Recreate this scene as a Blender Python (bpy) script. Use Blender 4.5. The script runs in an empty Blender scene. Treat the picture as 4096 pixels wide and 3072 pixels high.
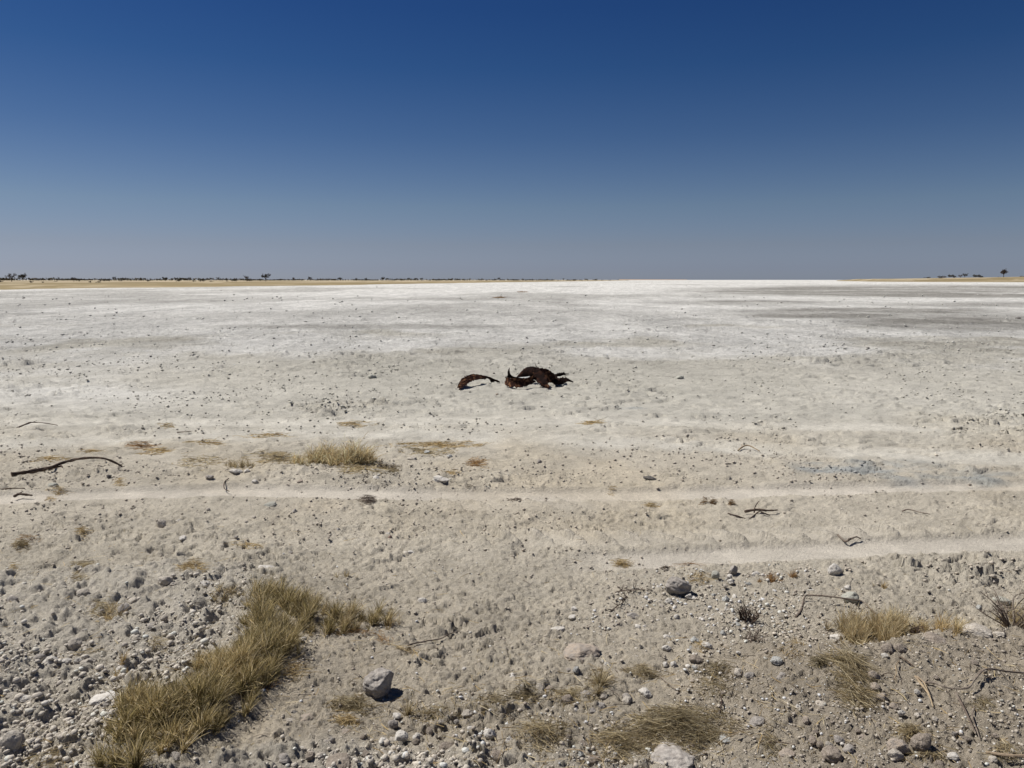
import bpy, bmesh, math
import numpy as np
from mathutils import Vector, Matrix
R = math.radians
scene = bpy.context.scene
col = scene.collection

# ------------------------------------------------------------------ camera
CH, FPX, HOR = 2.2, 745.0, 279.8          # eye height, focal length in px at 1024 wide, horizon row
PITCH = math.atan((384 - HOR) / FPX)
cam = bpy.data.cameras.new('camera'); cam.sensor_width = 36; cam.lens = FPX / 1024 * 36
cam.clip_start = 0.1; cam.clip_end = 60000
co = bpy.data.objects.new('camera', cam); col.objects.link(co)
co.location = (0, 0, CH); co.rotation_euler = (math.pi / 2 - PITCH, 0, 0)
scene.camera = co
# ------------------------------------------------------------------ sky, sun, exposure
SUN_EL, SUN_AZ = R(55), R(-66)            # high sun, left and a little ahead
w = bpy.data.worlds.new('World'); scene.world = w; w.use_nodes = True
nt = w.node_tree
sky = nt.nodes.new('ShaderNodeTexSky'); sky.sky_type = 'NISHITA'; sky.sun_disc = False
sky.sun_elevation = SUN_EL; sky.sun_rotation = SUN_AZ
sky.altitude = 900; sky.air_density = 1.0; sky.dust_density = 1.0; sky.ozone_density = 3.0
bg = nt.nodes['Background']; bg.inputs['Strength'].default_value = 0.05
# the photo's white balance and dust: one smooth tint by height above the horizon, the same all round
tcw = nt.nodes.new('ShaderNodeTexCoord'); sxyz = nt.nodes.new('ShaderNodeSeparateXYZ'); nt.links.new(tcw.outputs['Generated'], sxyz.inputs[0])
ramp = nt.nodes.new('ShaderNodeValToRGB'); nt.links.new(sxyz.outputs[2], ramp.inputs[0])
SKYRAMP = [(0.0023, (0.809, 0.927, 1.37)), (0.0145, (0.734, 0.815, 1.23)), (0.0445, (0.731, 0.735, 0.965)), (0.0937, (0.678, 0.721, 0.86)), (0.1787, (0.391, 0.535, 0.762)), (0.258, (0.219, 0.421, 0.701)), (0.3229, (0.164, 0.36, 0.673))]
for i_, (p_, c_) in enumerate(SKYRAMP):
    e_ = ramp.color_ramp.elements[0] if i_ == 0 else ramp.color_ramp.elements.new(p_)
    e_.position = p_; e_.color = (*c_, 1)
    if i_ == 0: ramp.color_ramp.elements.remove(ramp.color_ramp.elements[1])
tm_ = nt.nodes.new('ShaderNodeMix'); tm_.data_type = 'RGBA'; tm_.blend_type = 'MULTIPLY'; tm_.inputs[0].default_value = 1
nt.links.new(sky.outputs[0], tm_.inputs[6]); nt.links.new(ramp.outputs[0], tm_.inputs[7]); nt.links.new(tm_.outputs[2], bg.inputs['Color'])
sd = bpy.data.lights.new('sun', 'SUN'); sd.energy = 5.0; sd.angle = R(0.5); sd.color = (1, 0.955, 0.89)
so = bpy.data.objects.new('sun', sd); col.objects.link(so)
tosun = Vector((math.sin(SUN_AZ) * math.cos(SUN_EL), math.cos(SUN_AZ) * math.cos(SUN_EL), math.sin(SUN_EL)))
so.rotation_euler = tosun.to_track_quat('Z', 'Y').to_euler(); so.location = (0, 0, 30)
vs = scene.view_settings
vs.view_transform = 'Standard'; vs.look = 'None'; vs.exposure = 0.25; vs.gamma = 1; vs.use_curve_mapping = False

# ------------------------------------------------------------------ photo measure -> ground metres
CP, SP = math.cos(PITCH), math.sin(PITCH)
def ray(X, Y):
    u = (X / 4 - 512) / FPX; v = (384 - Y / 4) / FPX
    return u, CP + v * SP, -SP + v * CP
def at_depth(X, Y, y):
    a, b, c = ray(X, Y); t = y / b
    return Vector((a * t, y, CH + c * t))
def to_src(x, y, z=0.0):
    dz = z - CH
    d = y * CP - dz * SP; v = y * SP + dz * CP
    return (512 + FPX * x / d) * 4, (384 - FPX * v / d) * 4
REG = dict(A=(0, 2150, 1 / 1.8), B=(1024, 2150, 1 / 1.8), C=(2048, 2150, 1 / 1.8), D=(3072, 2150, 1 / 1.8),
           M=(0, 1500, .6175), N=(1366, 1500, .6175), O=(2732, 1500, .6175),
           H=(0, 1050, .633), I=(1400, 1050, .633), J=(2796, 1040, .5877), T=(1750, 1400, .27125), S=(0, 0, 1))
def src(r, x, y):
    a, b, f = REG[r]; return a + x * f, b + y * f

# ------------------------------------------------------------------ noise
def _h(ix, iy, seed):
    n = (ix.astype(np.int64) * 374761393 + iy.astype(np.int64) * 668265263 + seed * 974634777) & 0xffffffff
    n = ((n ^ (n >> 13)) * 1274126177) & 0xffffffff
    n = (n ^ (n >> 16)) * 2246822519 & 0xffffffff
    return ((n ^ (n >> 15)) & 0xffffff) / float(0x1000000)
def vnoise(x, y, seed=0):
    fx = np.floor(x); fy = np.floor(y); tx = x - fx; ty = y - fy
    tx = tx * tx * tx * (tx * (tx * 6 - 15) + 10); ty = ty * ty * ty * (ty * (ty * 6 - 15) + 10)
    ix = fx.astype(np.int64); iy = fy.astype(np.int64)
    a = _h(ix, iy, seed); b = _h(ix + 1, iy, seed); c = _h(ix, iy + 1, seed); d = _h(ix + 1, iy + 1, seed)
    return (a + (b - a) * tx + (c - a) * ty + (a - b - c + d) * tx * ty) * 2 - 1
def fbm(x, y, s, o=4, seed=0):
    v = 0; a = 1; t = 0
    for i in range(o):
        v = v + a * vnoise(x / s + 31.7 * i, y / s - 17.3 * i, seed + i); t += a; a *= .55; s *= .5
    return v / t
def domes(x, y, s, dens, seed, rmin=.25, rmax=.62, flat=.6):
    """lumps: one per cell with probability dens; returns height in units of s"""
    wx = x + s * .22 * vnoise(x / s * 2.1, y / s * 2.1, seed + 77); wy = y + s * .22 * vnoise(x / s * 2.1 + 9, y / s * 2.1, seed + 78)
    px = wx / s; py = wy / s; ix = np.floor(px).astype(np.int64); iy = np.floor(py).astype(np.int64)
    out = np.zeros_like(px)
    for dx in (-1, 0, 1):
        for dy in (-1, 0, 1):
            cx = ix + dx; cy = iy + dy
            r = rmin + (rmax - rmin) * _h(cx, cy, seed + 2) ** 2
            r = np.where(_h(cx, cy, seed + 3) < dens, r, 1e-6)
            d2 = (px - cx - _h(cx, cy, seed)) ** 2 + (py - cy - _h(cx, cy, seed + 1)) ** 2
            q = np.clip(1 - d2 / (r * r), 0, 1)
            out = np.maximum(out, np.minimum(np.sqrt(q) * 1.15, 1) * r * flat)
    return out
def plates(x, y, s, seed):
    """tilted crust plates: height offset per cell plus a tilt, sharp edges"""
    wx = x + s * .16 * vnoise(x / s * 2.3, y / s * 2.3, seed + 70) + s * .06 * vnoise(x / s * 7, y / s * 7, seed + 72); wy = y + s * .16 * vnoise(x / s * 2.3 + 5, y / s * 2.3, seed + 71) + s * .06 * vnoise(x / s * 7, y / s * 7 + 3, seed + 73)
    px = wx / s; py = wy / s; ix = np.floor(px).astype(np.int64); iy = np.floor(py).astype(np.int64)
    best = np.full(px.shape, 9.0); out = np.zeros_like(px)
    for dx in (-1, 0, 1):
        for dy in (-1, 0, 1):
            cx = ix + dx; cy = iy + dy
            ex = px - cx - _h(cx, cy, seed); ey = py - cy - _h(cx, cy, seed + 1); d = ex * ex + ey * ey
            act = np.where(_h(cx, cy, seed + 5) < .36, 1.45, .14)
            val = (_h(cx, cy, seed + 2) - .5) * .5 + ex * (_h(cx, cy, seed + 3) - .5) * 1.3 + ey * (_h(cx, cy, seed + 4) - .8) * 1.2
            m = d < best; best = np.where(m, d, best); out = np.where(m, np.clip(val * act * 1.5, -.55, .55), out)
    return out
def ss(a, b, x):
    t = np.clip((x - a) / (b - a), 0, 1); return t * t * (3 - 2 * t)
def ell(X, Y, cx, cy, rx, ry, soft=.35):
    d = np.sqrt(((X - cx) / rx) ** 2 + ((Y - cy) / ry) ** 2)
    return 1 - ss(1 - soft, 1 + soft, d)

# ------------------------------------------------------------------ tracks (ground metres), read off the photo
def gflat(X, Y):
    a, b, c = ray(X, Y); t = CH / -c; return a * t, b * t
def line(pts):
    p = sorted(gflat(*q) for q in pts); return np.array([q[0] for q in p]), np.array([q[1] for q in p])
RUT1 = line([(-900, 2030), (0, 1990), (870, 1968), (1900, 1975), (2800, 1968), (4096, 1945), (5200, 1925)])
RUT2 = line([(1300, 2330), (1700, 2300), (2100, 2268), (2500, 2232), (3100, 2205), (3600, 2188), (4096, 2175), (5200, 2150)])
TRK3 = line([(-900, 1705), (400, 1690), (1500, 1680), (2800, 1690), (4096, 1715), (5200, 1730)])
TRK4 = line([(-900, 1800), (0, 1775), (1300, 1722), (1900, 1745), (2800, 1785), (4096, 1835), (5200, 1860)])
LUG1 = line([(1400, 2020), (2700, 2010), (4096, 1995)])
LUG2 = line([(1500, 2160), (2100, 2150), (3000, 2145), (4096, 2110)])
def off(L, x, y): return y - np.interp(x, L[0], L[1])

def macro(x, y):
    x = np.asarray(x, float); y = np.asarray(y, float)
    crest = 3.98 + .10 * np.sin(x * 2.3) + .06 * np.sin(x * 5.1 + 1) + (x - 1.6) * .14
    m = ss(.75, 1.75, x) * (1 - ss(crest - .05, crest + .32, y)) * (.17 + .03 * np.sin(x * 3.1 + y * 2))
    m = m * ss(-3, 1.5, y)
    m = m + .07 * ss(.05, .9, -x - .9 + .25 * np.sin(y * 2)) * (1 - ss(5.15, 5.6, y + .12 * np.sin(x * 3)))      # rubble bank left
    m = m + .07 * np.exp(-((x + .95 + (y - 3.15) * -.55) / .38) ** 2 - ((y - 3.02) / .22) ** 2)                    # ridge before the long clump
    m = m + .05 * np.exp(-((x + .25) / .35) ** 2 - ((y - 2.85) / .22) ** 2)
    m = m + .035 * np.exp(-((x + 2.0) / 2.6) ** 2 - ((y - 8.15) / .28) ** 2)                                        # soil thrown up by the rut
    m = m + .02 * np.sin(x * .8 + 1) * np.sin(y * .7) * ss(2, 5, y) * (1 - ss(12, 30, y))
    return m
def zones(x, y):
    X, Y = to_src(x, np.maximum(y, .8)); n = fbm(x, y, .9, 3, 5); n2 = fbm(x, y, .35, 3, 9)
    z = {}
    z['near'] = 1 - ss(4.3, 5.6, y + n * .8)
    z['rub'] = ss(.1, .7, -x - .85 + n * .25 - .28 * np.clip(y - 3.2, -1, 3)) * (1 - ss(5.1, 5.6, y + n * .25 + .12 * np.sin(x * 3)))
    z['rub'] = np.maximum(z['rub'], .85 * ell(x, y, -.75, 3.0, .75, .28) )
    z['rub'] = np.maximum(z['rub'], .6 * ell(x, y, .1, 2.9, 1.0, .34))
    z['berm'] = ss(.6, 1.5, x + n * .2) * (1 - ss(3.95, 4.4, y + n * .25 - (x - 1.6) * .14))
    rut = np.exp(-(off(RUT1, x, y + .02 * n2) / .19) ** 6)
    f2 = ss(.1, 1.3, x)
    rut2 = np.exp(-(off(RUT2, x, y + .03 * n2) / .18) ** 6) * f2
    t3 = np.exp(-(off(TRK3, x, y) / .34) ** 4) * np.clip(.85 + .5 * n2, 0, 1); t4 = np.exp(-(off(TRK4, x, y) / .42) ** 4) * np.clip(.8 + .5 * n2, 0, 1)
    z['rut1'], z['rut2'], z['t3'], z['t4'] = rut, rut2, t3, t4
    l1 = np.exp(-(off(LUG1, x, y) / .17) ** 4) * ss(-1.2, -.4, x) * (1 - ss(.9, 1.8, x)); l2 = np.exp(-(off(LUG2, x, y) / .17) ** 4) * ss(-.4, .3, x) * (1 - ss(3.2, 4, x))
    z['lug'] = np.maximum(l1, l2)
    z['smooth'] = np.clip(np.maximum(np.maximum(np.maximum(rut, rut2), .8 * z['lug']), .75 * np.maximum(t3, t4)), 0, 1)
    z['ridge'] = np.exp(-((y - 8.35 + .3 * n) / .4) ** 2) * (1 - ss(-.5, 1.5, x))
    # broken dark crust patches
    b = ell(X, Y, 3950, 1690, 330, 42) + ell(X, Y, 3100, 1695, 90, 22) + ell(X, Y, 1400, 1625, 230, 28) + ell(X, Y, 3700, 2300, 450, 60) * .7
    z['broken'] = np.clip(b * (.55 + .9 * n2), 0, 1)
    z['blue'] = np.clip((ell(X, Y, 3450, 1868, 330, 32) + ell(X, Y, 3800, 1915, 280, 32) + .5 * ell(X, Y, 2520, 1632, 70, 10)) * (.55 + 1.2 * n2), 0, 1)
    return z
def spacing(y): return np.maximum(.0075, 0.00112 * np.clip(y, 1, 1e5) ** 1.5)
def keep(s, y):                       # relief finer than the mesh can carry fades out
    return 1 - ss(.8, 1.7, 2.0 * spacing(y) / s)
def height(x, y, z=None):
    if z is None: z = zones(x, y)
    h = macro(x, y); sm = 1 - z['smooth']; nr = z['near']; rb = z['rub']; bm = z['berm']
    fade = 1 - ss(30, 90, y)
    big = np.clip(rb + .32 * bm + .10 * nr + .5 * z['ridge'], 0, 1)
    h = h + plates(x, y, .03, 49) * .024 * sm * keep(.034, y) + fade * sm * (.022 * fbm(x, y, .5, 4, 21) + .010 * fbm(x, y, .16, 3, 22) * keep(.1, y))
    h = h + domes(x, y, .21, .55, 31) * .21 * .55 * rb * keep(.1, y)
    h = h + domes(x, y, .11, .65, 33) * .11 * .8 * np.clip(big * 1.1, 0, 1) * sm * keep(.08, y)
    h = h + domes(x, y, .055, .6, 35) * .055 * (.08 + .9 * big) * sm * keep(.045, y)
    h = h + domes(x, y, .028, .6, 37) * .028 * (.22 + .7 * big) * sm * keep(.024, y)
    cr = sm * (1 - .8 * np.clip(rb + bm, 0, 1)) * np.clip(.55 + .9 * fbm(x, y, 1.1, 3, 41), .18, 1)
    h = h + plates(x, y, .06, 43) * .030 * cr * keep(.06, y) + plates(x * .75, y, .15, 45) * .095 * cr * keep(.12, y) * (.5 + 1.2 * z['broken'])
    h = h + plates(x * .8, y, .42, 47) * .07 * cr * keep(.3, y) * (.25 + 1.4 * z['broken']) * fade
    h = h + plates(x * .7, y, .13, 48) * .085 * np.clip(z['broken'] + .7 * z['blue'] + .35 * z['ridge'], 0, 1) * keep(.12, y)
    mid = ss(6.5, 10, y) * sm * np.clip(.55 + 1.1 * fbm(x, y, 2.2, 3, 141), .12, 1.2)
    h = h + mid * (plates(x * .6, y, .22, 142) * .085 * keep(.2, y) + plates(x * .6, y, .45, 143) * .11 * ss(12, 20, y) * keep(.4, y) + plates(x * .5, y, 1.0, 144) * .13 * ss(22, 40, y) * keep(.9, y)) * (1 - ss(60, 120, y))
    # wheel tracks
    h = h - .032 * z['rut1'] - .026 * z['rut2'] - .012 * (z['t3'] + z['t4'])
    h = h + .018 * np.exp(-((off(RUT1, x, y) - .21) / .06) ** 2) * (1 + n1(x, y)) + .012 * np.exp(-((off(RUT2, x, y) - .25) / .06) ** 2) * ss(.1, 1.3, x)
    for L, ph, per, a, b_, amp in ((LUG1, 0, .30, -1.2, .9, .010), (LUG2, 1.1, .27, -.3, 3.2, .016)):
        o = off(L, x, y); env = np.exp(-(o / .14) ** 4) * ss(a - .5, a + .3, x) * (1 - ss(b_, b_ + .9, x))
        ph_ = ((x + .9 * o * np.sign(.02 + o * 0) + .01 * np.sin(y * 40)) / per + ph) % 1.0
        h = h + env * amp * (1.9 + .9 * vnoise(x / .5, y / .1, 161)) * (ph_ * 1.6 - .8 + 1.2 * (ph_ > .82))
    o3 = off(TRK3, x, y); ph_ = ((x + o3) / .32) % 1.0
    h = h + np.exp(-(o3 / .22) ** 4) * .010 * np.sin(ph_ * 2 * np.pi) * ss(-7, -5, -x)
    return h
def n1(x, y): return .5 * vnoise(x / .35, y / .35, 91)
_gc = {}
def gp(X, Y, full=False):
    """where the ray through photo point X, Y meets the ground"""
    a, b, c = ray(X, Y); z = 0.0
    for i in range(14):
        t = (CH - z) / -c; z = .5 * z + .5 * float(macro(a * t, b * t))
    t = (CH - z) / -c; x, y = a * t, b * t
    zz = float(height(np.array([x]), np.array([y]))[0])
    return x, y, zz

# ------------------------------------------------------------------ object helpers
def tag(o, label=None, cat=None, group=None, kind=None):
    if label: o['label'] = label
    if cat: o['category'] = cat
    if group: o['group'] = group
    if kind: o['kind'] = kind
    return o
def empty(name, loc):
    o = bpy.data.objects.new(name, None); col.objects.link(o); o.location = loc; o.empty_display_size = .1; return o
def mesh_np(name, V, Fq, mat, colr=None, smooth=False, parent=None, origin=None):
    V = np.asarray(V, np.float32); Fq = np.asarray(Fq, np.int32)
    if origin is not None: V = V - np.asarray(origin, np.float32)
    k = Fq.shape[1]
    me = bpy.data.meshes.new(name); me.vertices.add(len(V)); me.vertices.foreach_set('co', V.ravel())
    me.loops.add(Fq.size); me.loops.foreach_set('vertex_index', Fq.ravel())
    me.polygons.add(len(Fq)); me.polygons.foreach_set('loop_start', np.arange(0, Fq.size, k, dtype=np.int32))
    me.polygons.foreach_set('loop_total', np.full(len(Fq), k, np.int32))
    me.update(calc_edges=True)
    if smooth: me.polygons.foreach_set('use_smooth', np.ones(len(Fq), bool))
    if colr is not None:
        ca = me.color_attributes.new('Col', 'FLOAT_COLOR', 'POINT')
        c = np.ones((len(V), 4), np.float32); c[:, :3] = colr; ca.data.foreach_set('color', c.ravel())
    me.materials.append(mat)
    o = bpy.data.objects.new(name, me); col.objects.link(o)
    if origin is not None and parent is None: o.location = origin
    if parent is not None: o.parent = parent
    return o

# ------------------------------------------------------------------ materials
def mat(name, base=None, rough=.95, attr=False, var=.25, scale=20, bump=0, bscale=60, spec=.15, base2=None, dist=.03, rnd=0, mscale=None, mlo=.45, mhi=.6):
    m = bpy.data.materials.new(name); m.use_nodes = True; t = m.node_tree; N = t.nodes; L = t.links
    p = N['Principled BSDF']; p.inputs['Roughness'].default_value = rough; p.inputs['Specular IOR Level'].default_value = spec
    tc = N.new('ShaderNodeTexCoord')
    no = N.new('ShaderNodeTexNoise'); no.inputs['Scale'].default_value = scale; no.inputs['Detail'].default_value = 6; no.inputs['Roughness'].default_value = .65
    L.new(tc.outputs['Object'], no.inputs['Vector'])
    if attr:
        a = N.new('ShaderNodeAttribute'); a.attribute_name = 'Col'; c = a.outputs['Color']
    else:
        r = N.new('ShaderNodeRGB'); r.outputs[0].default_value = (*base, 1); c = r.outputs[0]
    if base2:
        n2 = N.new('ShaderNodeTexNoise'); n2.inputs['Scale'].default_value = mscale or scale * .3; n2.inputs['Detail'].default_value = 5
        L.new(tc.outputs['Object'], n2.inputs['Vector'])
        mr = N.new('ShaderNodeMapRange'); mr.inputs[1].default_value = mlo; mr.inputs[2].default_value = mhi; L.new(n2.outputs[0], mr.inputs[0])
        mx = N.new('ShaderNodeMix'); mx.data_type = 'RGBA'; L.new(mr.outputs[0], mx.inputs[0]); L.new(c, mx.inputs[6]); mx.inputs[7].default_value = (*base2, 1); c = mx.outputs[2]
    mr = N.new('ShaderNodeMapRange'); mr.inputs[1].default_value = .3; mr.inputs[2].default_value = .7
    mr.inputs[3].default_value = 1 - var; mr.inputs[4].default_value = 1 + var; L.new(no.outputs[0], mr.inputs[0])
    s = mr.outputs[0]
    if rnd:
        oi = N.new('ShaderNodeObjectInfo'); m2 = N.new('ShaderNodeMapRange'); m2.inputs[3].default_value = 1 - rnd; m2.inputs[4].default_value = 1 + rnd
        L.new(oi.outputs['Random'], m2.inputs[0]); mu = N.new('ShaderNodeMath'); mu.operation = 'MULTIPLY'; L.new(s, mu.inputs[0]); L.new(m2.outputs[0], mu.inputs[1]); s = mu.outputs[0]
    vm = N.new('ShaderNodeVectorMath'); vm.operation = 'SCALE'; L.new(c, vm.inputs[0]); L.new(s, vm.inputs['Scale'])
    L.new(vm.outputs[0], p.inputs['Base Color'])
    if bump:
        nb = N.new('ShaderNodeTexNoise'); nb.inputs['Scale'].default_value = bscale; nb.inputs['Detail'].default_value = 8; nb.inputs['Roughness'].default_value = .7
        L.new(tc.outputs['Object'], nb.inputs['Vector'])
        b = N.new('ShaderNodeBump'); b.inputs['Strength'].default_value = bump; b.inputs['Distance'].default_value = dist
        L.new(nb.outputs[0], b.inputs['Height']); L.new(b.outputs[0], p.inputs['Normal'])
    return m

# ground: colours come from the 'Col' attribute (soil, crust, salt by place) times grain
def ground_material():
    m = bpy.data.materials.new('salt_and_soil'); m.use_nodes = True; t = m.node_tree; N = t.nodes; L = t.links
    p = N['Principled BSDF']; p.inputs['Roughness'].default_value = 1; p.inputs['Specular IOR Level'].default_value = .05
    geo = N.new('ShaderNodeNewGeometry'); at = N.new('ShaderNodeAttribute'); at.attribute_name = 'Col'
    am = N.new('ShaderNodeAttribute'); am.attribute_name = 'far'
    def noise(sx, sy, det=6, rough=.6):
        mp = N.new('ShaderNodeMapping'); mp.inputs['Scale'].default_value = (sx, sy, 1); L.new(geo.outputs['Position'], mp.inputs[0])
        n = N.new('ShaderNodeTexNoise'); n.inputs['Scale'].default_value = 1; n.inputs['Detail'].default_value = det; n.inputs['Roughness'].default_value = rough
        L.new(mp.outputs[0], n.inputs['Vector']); return n.outputs[0]
    def mrange(v, a, b, c, d, clamp=True):
        r = N.new('ShaderNodeMapRange'); r.clamp = clamp
        for i, q in enumerate((a, b, c, d)): r.inputs[i + 1].default_value = q
        L.new(v, r.inputs[0]); return r.outputs[0]
    def mul(a, b):
        q = N.new('ShaderNodeMath'); q.operation = 'MULTIPLY'; L.new(a, q.inputs[0]); L.new(b, q.inputs[1]); return q.outputs[0]
    def lerp(f, a, b):
        q = N.new('ShaderNodeMix'); q.data_type = 'FLOAT'; L.new(f, q.inputs[0])
        for i, v in ((2, a), (3, b)):
            if isinstance(v, float): q.inputs[i].default_value = v
            else: L.new(v, q.inputs[i])
        return q.outputs[0]
    grain = mul(mrange(noise(120, 120, 6, .8), .32, .68, .70, 1.28), mrange(noise(28, 28, 6, .8), .34, .66, .84, 1.14))
    mid = mrange(noise(3.2, 3.2, 8, .7), .3, .7, .9, 1.1)
    # far: clod shade put into the colour as short dark flecks, then broad mottling
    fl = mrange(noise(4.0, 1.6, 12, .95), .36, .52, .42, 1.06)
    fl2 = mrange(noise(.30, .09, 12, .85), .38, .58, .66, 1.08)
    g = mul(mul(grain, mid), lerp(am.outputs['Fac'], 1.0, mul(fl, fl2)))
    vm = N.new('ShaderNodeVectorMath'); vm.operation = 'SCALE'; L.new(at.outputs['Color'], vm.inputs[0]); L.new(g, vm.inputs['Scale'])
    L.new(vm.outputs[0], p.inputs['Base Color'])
    b1 = N.new('ShaderNodeBump'); b1.inputs['Distance'].default_value = .03; b1.inputs['Strength'].default_value = 1
    L.new(noise(45, 45, 10, .75), b1.inputs['Height'])
    b2 = N.new('ShaderNodeBump'); b2.inputs['Distance'].default_value = .16; b2.inputs['Strength'].default_value = 1
    L.new(mul(noise(6, 6, 10, .7), am.outputs['Fac']), b2.inputs['Height']); L.new(b1.outputs[0], b2.inputs['Normal'])
    L.new(b2.outputs[0], p.inputs['Normal'])
    return m

# ------------------------------------------------------------------ ground sheet
def build_ground():
    ys = [2.3]
    while ys[-1] < 45: ys.append(ys[-1] + spacing(ys[-1]))
    v = CH * FPX / ys[-1]
    while v > .06: v -= max(.03, min(.5, v * .06)); ys.append(CH * FPX / v)
    yb = [-60, -30, -15, -8, -4, -2, -1, 0, .6, 1.1, 1.5, 1.8, 2.0, 2.1, 2.2]
    ys = np.array(yb + ys)
    tm = np.linspace(-.76, .76, 650); step = tm[1] - tm[0]
    tr = []; q = .80; s = step
    while q < 80: s *= 1.12; q += s; tr.append(q)
    ts = np.concatenate([-np.array(tr[::-1]), tm, np.array(tr)])
    wv = np.where(ys > 2.3, ys, 2.3)
    Xg = ts[None, :] * np.minimum(wv, 1500)[:, None]; Yg = np.repeat(ys[:, None], len(ts), 1)
    far_scale = np.maximum(wv / 1500, 1)[:, None]; Xg = Xg * far_scale
    x = Xg.ravel(); y = Yg.ravel()
    z = zones(x, y)
    inside = (np.abs(x) < 1.6 * np.maximum(y, 2.3))
    hh = height(x, y, z); hm = macro(x, y)
    h = np.where(inside & (y > 1.9), hh, hm); h = np.where(y > 200, 0, h)
    # colours
    def C(*c): return np.array(c)
    X, Y = to_src(x, np.maximum(y, .8))
    X = X[:, None]; Y = Y[:, None]
    n = fbm(x, y, 1.1, 4, 61)[:, None]; nb = fbm(x, y, 4.5, 4, 63)[:, None]; nf = fbm(x, y * .55, 22, 5, 65)[:, None]; nff = fbm(x * .45, y * .25, 60, 4, 67)[:, None]
    yy = y[:, None]; xx = x[:, None]
    soil = C(.390, .345, .275); sand = C(.455, .415, .342); crust = C(.460, .440, .385); salt = C(.64, .63, .595); grey = C(.25, .240, .215)
    c = soil + (sand - soil) * ss(3.6, 5.9, yy + n * .7)
    c = c + (crust - c) * ss(8.2, 12.5, yy + n * .9)
    # salt whitening with distance, patchy
    k = ss(-.25, .35, nb * .9 + nf * .5 + (yy - 24) / 30) * ss(13, 27, yy + nb * 3)
    lw = ell(X, Y, 200, 1500, 700, 120, .7) * ss(-.5, .4, nb)
    k = np.maximum(k, .75 * lw); c = c + (salt - c) * np.clip(k, 0, 1) * .95
    # darker greenish ground around the tyre
    tz = np.clip(ell(X, Y, 2200, 1530, 900, 75, .6) + ell(X, Y, 1500, 1465, 260, 40, .5), 0, 1) * (.7 + .5 * n)
    c = c + (C(.40, .385, .335) - c) * np.clip(tz, 0, 1) * .6
    # grey bands of bare mud far out
    wob = 1 + 0 * n
    gm = (ell(X, Y, 3700, 1163, 900, 22, .4) + ell(X, Y, 3980, 1178, 500, 12, .4) + ell(X, Y, 3450, 1244, 480, 12, .6) + ell(X, Y, 3250, 1262, 300, 10, .6) + ell(X, Y, 3950, 1290, 520, 30, .5)
          + .8 * ell(X, Y, 3900, 1218, 420, 9, .6) + .5 * ell(X, Y, 2750, 1277, 120, 6, .6) + .7 * ell(X, Y, 3000, 1210, 350, 10, .6)
          + .55 * ell(X, Y, 1500, 1306, 650, 10, .6) + .45 * ell(X, Y, 600, 1200, 700, 16, .6) + .5 * ell(X, Y, 1900, 1195, 700, 9, .6) + .4 * ell(X, Y, 2300, 1255, 500, 12, .6) + .3 * ell(X, Y, 200, 1262, 900, 10, .6))
    gm = np.clip(gm * 1.25, 0, 1) * (.62 + .38 * ss(-.28, .12, fbm(x * .35, y * .8, 7, 5, 151)[:, None])) * ss(-.7, -.25, nf + .7 * nb * (1 - ss(60, 200, yy)) + .5 * nff)
    gm = np.maximum(gm, .5 * ss(.12, .5, nf + .5 * nff) * ss(30, 60, yy))
    c = c + (grey - c) * np.clip(gm, 0, 1) * .92
    g = lambda a: z[a][:, None]
    c = c + (C(.330, .288, .228) - c) * g('berm') * .85
    c = c + (C(.48, .445, .38) - c) * g('rub') * .8
    c = c + (C(.57, .525, .45) - c) * np.maximum(g('rut1'), g('rut2')) * .9
    c = c + (C(.50, .46, .39) - c) * g('lug') * .6
    c = c + (C(.56, .535, .47) - c) * np.clip(np.maximum(g('t3'), g('t4')), 0, 1) * .85
    c = c + (C(.30, .315, .31) - c) * g('blue') * .9
    c = c + (C(.38, .355, .30) - c) * g('broken') * .6
    # warm stains and paler dustings
    c = c * (1 + .17 * fbm(x, y, .5, 5, 71)[:, None]) * (1 + .11 * fbm(x, y, .10, 3, 73)[:, None])
    warm = ss(.1, .6, fbm(x, y, 1.7, 3, 75))[:, None] * (1 - ss(8, 14, yy)); c = c * (1 + warm * C(.03, .005, -.04))
    nr, ncl = Yg.shape
    idx = np.arange(nr * ncl).reshape(nr, ncl)
    Fq = np.stack([idx[:-1, :-1].ravel(), idx[:-1, 1:].ravel(), idx[1:, 1:].ravel(), idx[1:, :-1].ravel()], 1)
    o = mesh_np('ground', np.stack([x, y, h], 1), Fq, ground_material(), np.clip(c, .02, .8), smooth=False)
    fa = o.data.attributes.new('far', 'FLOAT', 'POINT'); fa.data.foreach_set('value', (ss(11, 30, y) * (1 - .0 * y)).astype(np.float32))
    tag(o, kind='structure')
build_ground()

rng = np.random.default_rng(7)
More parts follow.
